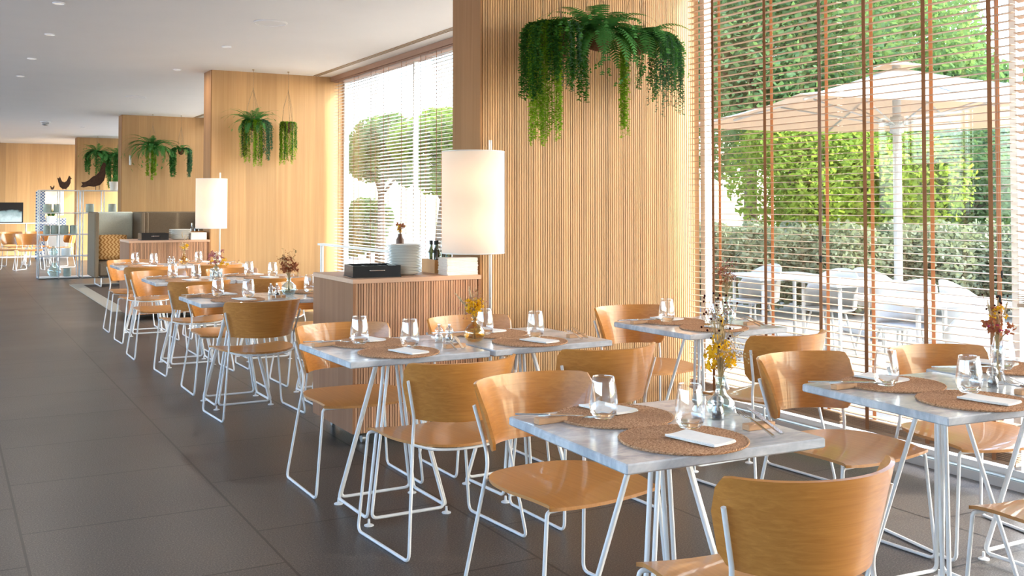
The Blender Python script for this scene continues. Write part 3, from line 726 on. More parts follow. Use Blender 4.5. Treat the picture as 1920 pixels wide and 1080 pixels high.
# ------------------------------------------------------------------ vases and dried flowers
def vase(kind, loc, label, rs=1.0):
    gm, prof = {
        'bulb': ('aqua_glass', [(0.001, 0), (0.035, 0), (0.048, 0.010), (0.055, 0.030), (0.050, 0.052), (0.034, 0.068), (0.022, 0.080), (0.018, 0.100), (0.018, 0.130), (0.026, 0.142), (0.024, 0.143), (0.016, 0.130), (0.016, 0.100), (0.020, 0.079), (0.032, 0.066), (0.047, 0.050), (0.052, 0.030), (0.045, 0.012), (0.030, 0.005), (0.001, 0.006)]),
        'round': ('amber_glass', [(0.001, 0), (0.030, 0), (0.043, 0.010), (0.051, 0.034), (0.047, 0.060), (0.030, 0.080), (0.015, 0.090), (0.013, 0.108), (0.019, 0.116), (0.017, 0.117), (0.011, 0.108), (0.013, 0.090), (0.028, 0.078), (0.044, 0.059), (0.048, 0.034), (0.040, 0.012), (0.028, 0.004), (0.001, 0.005)]),
        'aqua': ('aqua_glass', [(0.001, 0), (0.032, 0), (0.046, 0.012), (0.055, 0.040), (0.050, 0.066), (0.030, 0.086), (0.017, 0.094), (0.015, 0.116), (0.020, 0.122), (0.018, 0.123), (0.013, 0.116), (0.015, 0.093), (0.028, 0.084), (0.047, 0.065), (0.052, 0.040), (0.043, 0.014), (0.030, 0.004), (0.001, 0.005)]),
        'square': ('aqua_glass', [(0.001, 0), (0.048, 0), (0.056, 0.006), (0.057, 0.070), (0.050, 0.082), (0.026, 0.086), (0.022, 0.10), (0.020, 0.10), (0.024, 0.084), (0.048, 0.079), (0.053, 0.069), (0.053, 0.008), (0.001, 0.005)]),
        'slim': ('clear_glass', [(0.001, 0), (0.022, 0), (0.026, 0.01), (0.022, 0.06), (0.020, 0.12), (0.024, 0.14), (0.022, 0.141), (0.018, 0.12), (0.020, 0.06), (0.023, 0.012), (0.001, 0.006)]),
        'ceramic': ('brown_ceramic', [(0.001, 0), (0.021, 0), (0.024, 0.005), (0.024, 0.070), (0.016, 0.085), (0.012, 0.100), (0.014, 0.106), (0.011, 0.106), (0.009, 0.10), (0.001, 0.098)]),
    }[kind]
    o = MB().lathe(prof, 32, capb=False, capt=False).build('flower_vase', gm, None, True, loc=loc); o.scale = (rs,) * 3
    tag(o, label, 'vase'); return o
def bouquet(loc, neck, H, spec, label, seed, base=0.012, lean=(0, 0), stems=0, spread0=0.012):
    """spec: list of (material, kind, count, height range, spread, size)"""
    rnd = random.Random(seed); t = empty('dried_bouquet', loc); tag(t, label, 'dried flowers')
    st = MB(); heads = {}
    def stem(end, r=0.0011):
        q = rnd.uniform(0, 6.28); b = (0.010 * math.cos(q), 0.010 * math.sin(q), base); n_ = (0.006 * math.cos(q + 3), 0.006 * math.sin(q + 3), neck)
        mid = ((n_[0] + end[0]) * 0.40 + lean[0] * .1, (n_[1] + end[1]) * 0.40, neck + (end[2] - neck) * 0.55)
        st.tube([b, n_, mid, end], r, 4, cap=False)
    for mt, kind, cnt, (h0, h1), sp, sz in spec:
        mb = heads.setdefault((mt, kind), MB())
        for _ in range(cnt):
            q = rnd.uniform(0, 6.28); rr = sp * math.sqrt(rnd.uniform(0.02, 1)); h = rnd.uniform(h0, h1)
            e = (rr * math.cos(q) + lean[0] * h / H, rr * math.sin(q) + lean[1] * h / H, h)
            if rnd.random() < 0.45: stem(e)
            if kind == 'puff':
                for _k in range(9):
                    d = Vector((rnd.gauss(0, 1), rnd.gauss(0, 1), rnd.gauss(0, .8))).normalized() * sz * rnd.uniform(.4, 1)
                    u = Vector((rnd.gauss(0, 1), rnd.gauss(0, 1), rnd.gauss(0, 1))).normalized() * sz * .35; v = u.cross(d).normalized() * sz * .22
                    mb.quad(Vector(e) + d, u, v)
            elif kind == 'berry': mb.ball(e, sz, 6, 4)
            elif kind == 'spray':
                for _k in range(12):
                    d = Vector((rnd.gauss(0, 1), rnd.gauss(0, 1), rnd.gauss(0, 1))) * sz; p = Vector(e) + d
                    mb.ball(p, sz * 0.16, 5, 3); st.tube([e, tuple(p)], 0.0005, 3, cap=False)
            elif kind == 'plume':
                ax = Vector((e[0] - lean[0] * .3, e[1], (h - neck) * .9)).normalized()
                pr = Vector(e) - ax * sz; pts = [pr + ax * sz * 2 * i / 7 for i in range(8)]
                o_ = len(mb.v)
                for i, p in enumerate(pts): pass
                mb.tube(pts, sz * 0.16, 6, r2=sz * 0.05)
                for _k in range(26):
                    p = pr + ax * sz * 2 * rnd.random(); d = Vector((rnd.gauss(0, 1), rnd.gauss(0, 1), rnd.gauss(0, 1))).normalized() * sz * .2
                    mb.quad(p + d * .6, d * .6, ax * sz * .07)
            elif kind == 'leaf':
                d = Vector((rnd.gauss(0, 1), rnd.gauss(0, 1), rnd.gauss(0, .5))).normalized() * sz; mb.quad(e, d, d.cross(Vector((0, 0, 1))).normalized() * sz * .3)
    for _ in range(stems): stem((rnd.gauss(0, spread0), rnd.gauss(0, spread0), neck + (H - neck) * rnd.uniform(.3, .8)), 0.0014)
    st.build('stems', 'dried_stem', t, True)
    nm = {'puff': 'flower_heads', 'berry': 'berries', 'spray': 'spray', 'plume': 'plume', 'leaf': 'leaves'}
    for (mt, kind), mb in heads.items(): mb.build(nm[kind], mt, t, kind in ('berry', 'spray', 'plume'))
def at(k, lx, ly): return onT(k, lx, ly, 0.7402)
p = at('A', 0.270, 0.055); vase('bulb', p, 'low clear aqua glass vase on the front marble table', 0.85)
bouquet(p, 0.12, 0.36, [('petal_yellow', 'puff', 26, (0.15, 0.24), 0.050, 0.020), ('petal_cream', 'spray', 7, (0.17, 0.25), 0.075, 0.018), ('berry_dark', 'berry', 26, (0.22, 0.38), 0.06, 0.0038),
        ('petal_pink', 'spray', 4, (0.29, 0.35), 0.03, 0.014), ('petal_yellow', 'leaf', 6, (0.28, 0.34), 0.07, 0.012), ('dried_stem', 'plume', 3, (0.24, 0.32), 0.04, 0.028)], 'tall dried bouquet with mustard yellow flowers and dark berries on the front marble table', 3, stems=18)
p = at('C', -0.262, -0.022); vase('round', p, 'round amber glass vase on the double table before the slatted cabinet')
bouquet(p, 0.112, 0.28, [('petal_yellow', 'puff', 34, (0.135, 0.20), 0.036, 0.017), ('petal_cream', 'plume', 3, (0.19, 0.25), 0.085, 0.030), ('petal_rust', 'spray', 4, (0.20, 0.25), 0.03, 0.013), ('petal_pink', 'spray', 5, (0.14, 0.22), 0.075, 0.016)],
        'yellow dried bouquet in the round amber vase', 5, stems=8)
p = at('F', 0.225, 0.03); vase('bulb', p, 'aqua glass vase on the table in the corner of slatted wall and blinds')
bouquet(p, 0.14, 0.34, [('petal_pink', 'spray', 12, (0.24, 0.32), 0.055, 0.020), ('petal_rust', 'puff', 10, (0.22, 0.30), 0.05, 0.014), ('berry_dark', 'berry', 8, (0.22, 0.36), 0.07, 0.004)], 'pinkish dried bouquet before the blinds next to the slatted wall', 7, stems=16)
p = at('D', 0.322, 0.030); vase('slim', p, 'slim clear vase cut off by the right edge of the photo')
bouquet(p, 0.14, 0.33, [('petal_rust', 'puff', 14, (0.19, 0.27), 0.045, 0.020), ('petal_magenta', 'puff', 6, (0.18, 0.22), 0.04, 0.012), ('petal_cream', 'plume', 4, (0.26, 0.31), 0.05, 0.026), ('petal_yellow', 'puff', 6, (0.24, 0.28), 0.03, 0.014), ('berry_dark', 'berry', 8, (0.26, 0.33), 0.05, 0.004)],
        'dried bouquet with magenta and rust flowers at the right edge of the photo', 9, stems=22)
p = at('G', 0.318 + 0.072, 0.09); vase('aqua', at('H', -0.285, 0.08), 'round aqua glass vase on the third row table')
bouquet(at('H', -0.285, 0.08), 0.118, 0.32, [('petal_rust', 'puff', 34, (0.16, 0.27), 0.062, 0.020), ('petal_rust', 'spray', 7, (0.22, 0.31), 0.07, 0.018), ('stem', 'leaf', 8, (0.24, 0.34), 0.08, 0.012)], 'rust coloured dried bouquet on the third row table', 11, stems=14)
vase('square', at('I', 0.355 - 0.02 - 0.06, 0.12), 'low square aqua glass vase on the fourth row table')
bouquet(at('I', 0.275, 0.12), 0.10, 0.28, [('petal_pink', 'puff', 26, (0.13, 0.24), 0.065, 0.020), ('petal_yellow', 'puff', 8, (0.12, 0.16), 0.10, 0.020)], 'dusky pink dried bouquet with some yellow on the fourth row table', 13, stems=10)
vase('round', at('L', -0.29, 0.02), 'amber glass vase on the rearmost row table')
bouquet(at('L', -0.29, 0.02), 0.112, 0.30, [('petal_cream', 'puff', 16, (0.14, 0.24), 0.03, 0.022), ('petal_yellow', 'puff', 8, (0.18, 0.22), 0.075, 0.020), ('petal_cream', 'plume', 3, (0.26, 0.33), 0.05, 0.03)], 'cream and yellow dried bouquet on the rearmost row table', 15, stems=8)

# ------------------------------------------------------------------ service cabinets
def cabinet(x0, x1, y0, y1, zt, label):
    t = empty('service_cabinet', ((x0 + x1) / 2, (y0 + y1) / 2, 0)); tag(t, label, 'cabinet', 'slatted service cabinets'); ox, oy = -(x0 + x1) / 2, -(y0 + y1) / 2
    w = (x1 - x0) / 2; d = (y1 - y0) / 2; zb = 0.075
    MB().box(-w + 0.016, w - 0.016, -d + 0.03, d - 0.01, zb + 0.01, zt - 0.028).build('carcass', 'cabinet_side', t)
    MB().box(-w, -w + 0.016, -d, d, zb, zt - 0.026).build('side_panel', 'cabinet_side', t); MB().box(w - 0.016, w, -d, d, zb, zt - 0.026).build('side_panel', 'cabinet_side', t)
    MB().cbox(-w - 0.003, w + 0.003, -d - 0.003, d, zt - 0.026, zt, 0.0015).build('top_board', 'cabinet_top', t)
    g = MB(); x = -w + 0.017
    while x < w - 0.026: g.box(x, x + 0.0124, -d, -d + 0.030, zb, zt - 0.027); x += 0.0165
    g.build('slatted_front', 'cabinet_slat', t)
    MB().box(-w + 0.05, w - 0.05, -d + 0.06, d - 0.06, 0.05, zb + 0.01).build('plinth', 'black_matt', t)
    for sx in (-1, 1):
        for sy in (-1, 1):
            m = MB(); cx, cy = sx * (w - 0.10), sy * (d - 0.10)
            pts = [(cx + 0, cy + 0.025 * math.cos(q), 0.026 + 0.025 * math.sin(q)) for q in [i * 2 * math.pi / 16 for i in range(16)]]
            m.prism([(cy + 0.025 * math.cos(i * math.pi / 8), 0.026 + 0.025 * math.sin(i * math.pi / 8)) for i in range(16)], cx - 0.01, cx + 0.01, 'x').build('caster', 'grey_metal', t)
cabinet(2.085, 2.915, 5.67, 6.40, 0.967, 'near slatted oak service cabinet on casters, against the slatted oak wall')
cabinet(1.965, 2.915, 13.05, 13.80, 0.965, 'far slatted service cabinet between the booth sofa and the second oak fin')

ZT = 0.9672
# near cabinet load
def tray(x, y, z, rz, w, d, h, label, div=True):
    t = empty('cutlery_tray', (x, y, z), rz); tag(t, label, 'tray', 'black cutlery trays'); e = 0.006
    MB().box(-w, w, -d, d, 0.003, 0.010).box(-w, w, -d, -d + e, 0.010, h).box(-w, w, d - e, d, 0.010, h).box(-w, -w + e, -d + e, d - e, 0.010, h).box(w - e, w, -d + e, d - e, 0.010, h).build('box', 'black_gloss', t)
    MB().box(-w - 0.004, w + 0.004, -d - 0.004, d + 0.004, 0, 0.0035).build('base', 'black_matt', t)
    if div: MB().box(-0.05, -0.045, -d + e, d - e, 0.010, h * .9).box(0.05, 0.055, -d + e, d - e, 0.010, h * .9).build('divider', 'black_gloss', t)
    MB().tube(fillet([(-0.045, -d - 0.001, h * .62), (-0.045, -d - 0.014, h * .60), (0.045, -d - 0.014, h * .60), (0.045, -d - 0.001, h * .62)], 0.012), 0.004, 6).build('handle', 'steel', t, True)
    return t
tray(2.285, 5.885, ZT, R(-8), 0.145, 0.125, 0.070, 'black cutlery tray with a steel handle at the left end of the near cabinet')
for k in range(7):
    a = R(-8) + R(random.Random(k).uniform(-12, 12)); (KN if k % 2 else FK).put((2.30 + 0.030 * (k - 3), 5.885 + 0.01 * (k % 3 - 1), ZT + 0.030 + 0.006 * (k % 3)), a, 'steel %s lying in the black tray on the near cabinet' % ('knife' if k % 2 else 'fork'), 'loose cutlery in the black tray', 'knife' if k % 2 else 'fork')
def plate_proto(r=0.108):
    pr = [(0.001, 0.0), (r * .55, 0.0), (r * .60, 0.003), (r * .80, 0.009), (r, 0.0165), (r + .0008, 0.018), (r, 0.0188), (r * .80, 0.0125), (r * .62, 0.006), (0.001, 0.005)]
    return MB().lathe(pr, 40, capb=False, capt=False).build('dinner_plate', 'white_ceramic', None, True, auto=50)
PL = Proto(plate_proto())
for k in range(19):
    PL.put((2.505 + 0.0012 * math.sin(k * 2.1), 5.905 + 0.0012 * math.cos(k * 3.3), ZT + 0.0094 * k), 0, 'white plate in the tall stack on the near cabinet', 'white plates stacked on the near cabinet', 'plate')
def bottle_box(x, y, z, w, d, h, label, bottles, blab):
    t = empty('bottle_box', (x, y, z)); tag(t, label, 'wooden box'); e = 0.008
    MB().box(-w, w, -d, d, 0, e).box(-w, w, -d, -d + e, e, h).box(-w, w, d - e, d, e, h).box(-w, -w + e, -d + e, d - e, e, h).box(w - e, w, -d + e, d - e, e, h).build('box', 'bamboo', t)
    for i, (bx_, by_, kind) in enumerate(bottles):
        b = empty('bottle', (x + bx_, y + by_, z + e)); tag(b, blab, 'bottle', blab.split(' in ')[0] + 's ' + 'in the box')
        MB().lathe([(0.001, 0), (0.019, 0), (0.020, 0.004), (0.020, 0.12), (0.010, 0.145), (0.009, 0.175)], 14, capb=False).build('glass_body', kind, b, True, auto=50)
        MB().lathe([(0.011, 0.170), (0.011, 0.195), (0.001, 0.196)], 12).build('cap', 'black_matt' if kind == 'bottle_glass' else 'steel', b, True, auto=40)
bottle_box(2.803, 6.02, ZT, 0.085, 0.10, 0.085, 'orange wooden box of oil bottles behind the near lamp shade', [(-.055, -.05, 'bottle_glass'), (-.01, -.05, 'aqua_glass'), (.035, -.05, 'bottle_glass'), (-.055, 0.02, 'bottle_glass'), (-.01, 0.03, 'bottle_glass'), (.04, .03, 'bottle_glass')], 'dark oil bottle in the wooden box on the near cabinet')
for k in range(12):
    o = MB(); r_ = random.Random(k + 40); dx = r_.uniform(-.003, .003)
    o.cbox(-0.105 + dx, 0.105 + dx, -0.068, 0.068, 0, 0.0086, 0.002); ob = o.build('folded_napkin', 'paper', None, loc=(2.806, 5.765, ZT + 0.0088 * k)); ob.rotation_euler = (0, 0, R(r_.uniform(-2, 2)))
    tag(ob, 'cream cloth napkin in the folded stack beside the bottle box', 'napkin', 'stack of cream napkins on the near cabinet')
# white rack behind the near cabinet, with the small brown vase
rk = empty('display_rack', (3.05, 8.2, 0)); tag(rk, 'white metal rack with a flat grey top bar, standing behind the near cabinet', 'rack')
MB().box(-0.03, 0.03, -1.0, 0.955, 1.028, 1.046).build('top_bar', 'white_plaster', rk)
for sy in (-1, 1): MB().tube([(0, sy * 0.94 - 0.02, 0.0), (0, sy * 0.94 - 0.02, 1.03)], 0.017, 10).build('leg', 'white_metal', rk, True, auto=50)
MB().box(-0.012, 0.012, -0.96, 0.92, 0.10, 0.124).build('lower_rail', 'white_metal', rk)
vase('ceramic', (3.05, 7.275, 1.0462), 'small brown ceramic bottle vase on the white rack before the far window', 1.25)
bouquet((3.05, 7.275, 1.0462), 0.13, 0.24, [('petal_rust', 'puff', 12, (0.16, 0.22), 0.035, 0.018), ('petal_yellow', 'puff', 6, (0.15, 0.20), 0.03, 0.016)], 'small orange dried bunch in the brown bottle vase', 21, base=0.10, stems=4)
# far cabinet load
tray(2.28, 13.28, 0.9652, 0, 0.16, 0.13, 0.085, 'black cutlery tray on the far cabinet', False)
for k in range(8): PL.put((2.60 + .002 * math.sin(k * 2), 13.26, 0.9652 + 0.0150 * k), 0, 'pale plate in the low stack on the far cabinet', 'plates stacked on the far cabinet', 'plate', 1.25)
bottle_box(2.825, 13.42, 0.9652, 0.085, 0.09, 0.10, 'wooden box of glass bottles on the far cabinet beside the lamp', [(-.05, 0, 'clear_glass'), (0, 0, 'bottle_glass'), (.05, 0, 'clear_glass')], 'glass bottle in the wooden box on the far cabinet')
for k in range(7):
    ob = MB().cbox(-0.095, 0.095, -0.06, 0.06, 0, 0.0125, 0.002).build('folded_napkin', 'paper', None, loc=(2.80, 13.19, 0.9652 + 0.0127 * k)); tag(ob, 'folded napkin in the stack on the far cabinet', 'napkin', 'stack of napkins on the far cabinet')

# ------------------------------------------------------------------ floor lamps
def floor_lamp(px, py, sx, sy, label):
    t = empty('floor_lamp', (px, py, 0)); tag(t, label, 'floor lamp', 'floor lamps with tall drum shades'); dx, dy = sx - px, sy - py
    MB().cbox(-0.10, 0.16, -0.09, 0.09, 0, 0.010, 0.003).build('base', 'grey_metal', t)
    MB().tube([(0, 0, 0.01), (0, 0, 1.795)], 0.0105, 12).build('pole', 'grey_metal', t, True, auto=50)
    r = 0.186; z0, z1 = 1.112, 1.718
    MB().lathe([(r, z0), (r, z1), (r - .002, z1), (r - .002, z0), (r, z0)], 64, (dx, dy, 0), False, False).build('lamp_shade', 'lamp_linen', t, True, auto=50)
    for z in (z0 + 0.004, z1 - 0.004):
        e = MB(); e.tube([(dx + (r - .001) * math.cos(q), dy + (r - .001) * math.sin(q), z) for q in [i * 2 * math.pi / 48 for i in range(48)]], 0.003, 6, closed=True)
        e.tube([(0, 0, z), (dx * 1.0, dy * 1.0, z), (dx - (r - .004) * .9, dy, z)], 0.003, 6)
        e.build('shade_frame', 'white_metal', t, True)
    for z in (1.27, 1.56):
        b = MB().ball((dx, dy, z), 0.030, 16, 10).build('bulb', 'bulb_glow', t, True)
        l = bpy.data.lights.new('bulb_light', 'POINT'); l.energy = 2.6; l.color = (1.0, 0.74, 0.52); l.shadow_soft_size = 0.04
        lo = bpy.data.objects.new('bulb_light', l); COL.objects.link(lo); lo.parent = t; lo.location = (dx, dy - 0.05, z)
floor_lamp(2.925, 5.56, 2.752, 5.45, 'tall floor lamp with a glowing white drum shade, before the slatted oak wall')
floor_lamp(2.985, 12.82, 2.858, 12.72, 'far floor lamp with a glowing white drum shade, by the second oak fin')

# ------------------------------------------------------------------ hanging plants
def frond(mb, p0, az, L, up, droop, w=0.035, n=22, rnd=random):
    """fern frond: midrib and paired leaflets"""
    pts = []; p = Vector(p0); el = up
    for i in range(n + 1):
        pts.append(p.copy()); d = Vector((math.cos(az) * math.cos(el), math.sin(az) * math.cos(el), math.sin(el))); p = p + d * L / n; el -= droop / n
    mb.tube(pts, 0.0016, 3, cap=False, r2=0.0006)
    for i in range(2, n + 1):
        t = (pts[i] - pts[i - 1]).normalized(); side = t.cross(Vector((0, 0, 1)))
        if side.length < 1e-3: side = Vector((math.sin(az), -math.cos(az), 0))
        side.normalize(); nn = side.cross(t); f_ = i / n; ww = w * math.sin(min(1, f_ * 1.25 + 0.12) * math.pi) ** 0.6 if f_ < .95 else w * 0.25
        for s_ in (-1, 1):
            b = pts[i]; tip = b + side * s_ * ww + t * ww * 0.35 - nn * ww * 0.15 * s_ * 0 + Vector((0, 0, -ww * 0.15)); hw = L / n * 0.42
            mb.add([b - t * hw, b + t * hw, tip + t * hw * 0.3, tip - t * hw * 0.5], [(0, 1, 2, 3)])
def vine(mb, p0, az, out, L, rnd, leaf=0.007, dens=0.0075):
    pts = []; p = Vector(p0); n = max(6, int((L + out) / 0.02)); h = 0
    d = Vector((math.cos(az), math.sin(az), 0.35))
    for i in range(n):
        pts.append(p.copy()); f_ = min(1, (i / n) * (L + out) / max(out, .01) / 1.6)
        v = (d * (1 - f_) + Vector((rnd.gauss(0, .05), rnd.gauss(0, .05), -1)) * f_).normalized(); p = p + v * (L + out) / n
    mb.tube(pts, 0.0012, 3, cap=False)
    for i in range(1, n):
        a, b = pts[i - 1], pts[i]; k = max(1, int((b - a).length / dens * 2))
        for j in range(k):
            c_ = a.lerp(b, (j + rnd.random()) / k); q = rnd.uniform(0, 6.28); dd = Vector((math.cos(q), math.sin(q), rnd.uniform(-.6, .3))).normalized()
            u = dd * leaf; w_ = dd.cross(Vector((rnd.gauss(0, .3), rnd.gauss(0, .3), 1))).normalized() * leaf * .5
            mb.quad(c_ + dd * leaf, u, w_)
def hanging(x, y, zt, label, seed, r=0.07, ferns=0, fl=(0.25, 0.35), vines=(), hang=True, fmat='leaf_fern', up=0.7, wid=0.035, azr=(2.5, 6.9), kind='fern', basket_h=0.13, dr=(1.3, 2.3)):
    rnd = random.Random(seed); t = empty('hanging_plant', (x, y, 0)); tag(t, label, 'hanging plant', 'plants hanging before the oak walls')
    MB().lathe([(0.01, zt - basket_h), (r * .7, zt - basket_h + 0.015), (r, zt - basket_h * .45), (r * .92, zt - .01), (r * .8, zt - .012), (0.001, zt - 0.02)], 18, capb=True, capt=False).build('basket', 'coir', t, True)
    if hang:
        g = MB(); zk = min(ZC - 0.12, zt + 0.40)
        g.tube([(0, 0, ZC - 0.002), (0.003, 0, (ZC + zk) / 2), (0, 0, zk)], 0.0028, 5); g.ball((0, 0, zk), 0.008, 6, 4)
        g.lathe([(0.014, ZC - 0.008), (0.014, ZC - 0.0005)], 10)
        for k in range(3):
            q = k * 2.094 + .5; e = (r * math.cos(q), r * math.sin(q), zt - 0.01)
            for s_ in (-1, 1): g.tube([(0, 0, zk), (e[0] * .80 + s_ * .012 * math.sin(q), e[1] * .80 - s_ * .012 * math.cos(q), (zk + zt) / 2 - .03), e], 0.0024, 4)
        g.build('rope_hanger', 'rope', t, True)
    if ferns:
        f_ = MB()
        for k in range(ferns):
            az = azr[0] + (azr[1] - azr[0]) * ((k * 0.618) % 1) + rnd.uniform(-.2, .2); L = rnd.uniform(*fl)
            low = k % 3 == 0
            frond(f_, (0.5 * r * math.cos(az), 0.5 * r * math.sin(az), zt - 0.02), az, L, rnd.uniform(0, .45) if low else rnd.uniform(up * .4, up * 1.4), rnd.uniform(2.2, 2.9) if low else rnd.uniform(*dr), wid, 24, rnd)
        f_.build('fronds', fmat, t)
    for (mt, cnt, a0, a1, out, (l0, l1), leaf) in vines:
        v = MB()
        for k in range(cnt):
            az = R(rnd.uniform(a0, a1)); vine(v, (0.6 * r * math.cos(az), 0.6 * r * math.sin(az), zt - 0.01), az, rnd.uniform(out * .6, out), rnd.uniform(l0, l1), rnd, leaf)
        v.build('trailing_vines', mt, t)
    return t
# nearest fin: three baskets hanging side by side
hanging(3.30, 5.42, 2.52, 'large plant hanging at the left before the slatted oak wall, long lime green trails', 1, 0.085, ferns=0,
        vines=[('leaf_dark', 46, 120, 330, 0.14, (0.30, 0.52), 0.011), ('leaf_lime', 34, 170, 255, 0.11, (0.58, 0.80), 0.009), ('leaf_blue', 26, 270, 420, 0.14, (0.22, 0.42), 0.009)], basket_h=0.24)
hanging(3.60, 5.40, 2.50, 'fern with broad upright fronds hanging in the middle before the slatted oak wall', 2, 0.08, ferns=48, fl=(0.34, 0.52), up=0.95, wid=0.055, fmat='leaf_fern', dr=(1.7, 3.2))
hanging(3.93, 5.42, 2.50, 'plant hanging at the right before the slatted oak wall, fern fronds over thin drooping trails', 3, 0.085, ferns=34, fl=(0.32, 0.50), up=0.7, wid=0.052, fmat='leaf_fern', dr=(1.8, 3.0),
        vines=[('leaf_lime', 9, 185, 210, 0.10, (0.58, 0.70), 0.010), ('leaf_blue', 34, 270, 400, 0.22, (0.26, 0.52), 0.008), ('leaf_fern', 34, 290, 420, 0.24, (0.15, 0.40), 0.010)])
# second fin
hanging(3.395, 12.86, 2.46, 'fern with lime green trails hanging at the left before the second oak fin', 4, 0.09, ferns=34, fl=(0.28, 0.42), up=0.95, wid=0.04,
        vines=[('leaf_lime', 26, 190, 300, 0.10, (0.45, 0.60), 0.010), ('leaf_dark', 14, 200, 340, 0.12, (0.30, 0.5), 0.010), ('leaf_blue', 12, 300, 360, 0.16, (0.35, 0.52), 0.011)])
hanging(3.845, 12.86, 2.46, 'narrow curtain of straight trailing strands hanging at the right before the second oak fin', 5, 0.075, vines=[('leaf_lime', 34, 0, 360, 0.05, (0.42, 0.58), 0.009), ('leaf_fern', 14, 0, 360, 0.05, (0.30, 0.52), 0.009)], basket_h=0.14)
# third fin
hanging(3.44, 20.2, 2.50, 'dark green drooping fern hanging at the left before the third oak fin', 6, 0.09, ferns=60, fl=(0.40, 0.78), up=0.9, wid=0.05, fmat='leaf_fern', dr=(1.8, 3.2), vines=[('leaf_lime', 12, 200, 300, 0.08, (0.50, 0.66), 0.015)])
hanging(3.96, 20.2, 2.48, 'thin grey green plant hanging at the right before the third oak fin', 7, 0.06, ferns=16, fl=(0.25, 0.42), up=0.9, fmat='leaf_fern', dr=(2, 3.2), vines=[('leaf_fern', 18, 150, 220, 0.16, (0.35, 0.60), 0.016), ('leaf_blue', 16, 320, 380, 0.14, (0.35, 0.58), 0.016)])
# fourth fin
hanging(3.36, 27.45, 2.72, 'bushy plant hanging before the fourth oak fin, left of a white pot', 8, 0.10, ferns=50, fl=(0.35, 0.6), up=0.9, wid=0.05, fmat='leaf_fern', dr=(1.4, 2.8), vines=[('leaf_fern', 30, 0, 360, 0.2, (0.3, 0.6), 0.02)])
hanging(3.86, 27.45, 2.68, 'bushy plant with long trails hanging before the fourth oak fin, above the white pot', 9, 0.10, ferns=50, fl=(0.35, 0.6), up=0.9, wid=0.05, fmat='leaf_fern', dr=(1.4, 2.8), vines=[('leaf_fern', 40, 0, 360, 0.2, (0.5, 0.9), 0.02)])
# wall sconce on the third fin
sc = empty('wall_sconce', (3.085, FIN[2], 2.24)); tag(sc, 'small upright wall sconce on the third oak fin, left of the ferns', 'wall lamp')
MB().box(-0.012, 0.012, -0.02, 0, -0.04, 0.04).build('bracket', 'grey_metal', sc)
MB().lathe([(0.022, -0.09), (0.022, 0.09)], 14, (0, -0.045, 0)).build('tube_body', 'grey_metal', sc, True, auto=40)

# ------------------------------------------------------------------ rug, booth sofas
rg = MB().box(1.95, 4.35, 14.25, 19.5, 0.0, 0.010).build('rug', 'rug_border'); tag(rg, 'brown rug with a wide beige border under the booth sofas', 'rug')
MB().box(2.15, 4.15, 14.45, 19.2, 0.0098, 0.0125).build('field', 'rug_brown', rg)
def sofa(x0, x1, yf, yb, label, back, body, left_wing=True):
    t = empty('booth_sofa', ((x0 + x1) / 2, (yf + yb) / 2, 0)); tag(t, label, 'sofa', 'high backed booth sofas'); w = (x1 - x0) / 2; d = (yb - yf) / 2; H = 1.275
    MB().cbox(-w + .075, w - .075, d - 0.12, d, 0.19, H, 0.02).build('high_back', back, t, True, auto=40)
    MB().cbox(-w, -w + 0.072, -d, d, 0.17, H, 0.02).build('side_wing', body, t, True, auto=40)
    MB().cbox(w - 0.072, w, -d, d, 0.17, H, 0.02).build('side_wing', body, t, True, auto=40)
    MB().cbox(-w + .075, w - .075, -d + 0.02, d - .125, 0.19, 0.44, 0.03).build('seat', body, t, True, auto=40)
    MB().cbox(-w + .08, w - .08, d - 0.24, d - .122, 0.44, 0.80, 0.03).build('back_cushion', body, t, True, auto=40)
    for s_ in (-1, 1):
        MB().tube(fillet([(s_ * (w - .12), -d + .06, 0.17), (s_ * (w - .12), -d + .06, 0.024), (s_ * (w - .12), d - .08, 0.024), (s_ * (w - .12), d - .08, 0.17)], 0.03), 0.011, 8).build('leg', 'white_metal', t, True)
    return t
sofa(2.225, 3.035, 18.45, 19.40, 'high backed sofa with pale green back panel at the far left end of the rug', 'sofa_light', 'sofa_dark')
sofa(3.05, 4.30, 18.62, 19.40, 'dark brown high backed booth sofa behind the far cabinet', 'sofa_dark', 'sofa_dark')
cu = empty('zigzag_cushion', (2.57, 18.87, 0.453)); tag(cu, 'orange cushion with zigzag pattern leaning on the pale sofa back', 'cushion')
g = []
m = MB()
for side in (1, -1):
    for i in range(13):
        for j in range(13):
            a, b = -1 + i / 6, -1 + j / 6; th = 0.075 * (1 - a ** 4) ** .5 * (1 - b ** 4) ** .5
            m.v.append((0.25 * a * (1 - .05 * b * b), -side * th, 0.22 + 0.22 * b * (1 - .05 * a * a)))
    o = 169 * (0 if side == 1 else 1)
    for i in range(12):
        for j in range(12):
            q = (o + i * 13 + j, o + (i + 1) * 13 + j, o + (i + 1) * 13 + j + 1, o + i * 13 + j + 1); m.f.append(q if side == 1 else q[::-1])
m.build('cover', 'cushion_zigzag', cu, True); cu.rotation_euler = (R(-12), 0, 0)

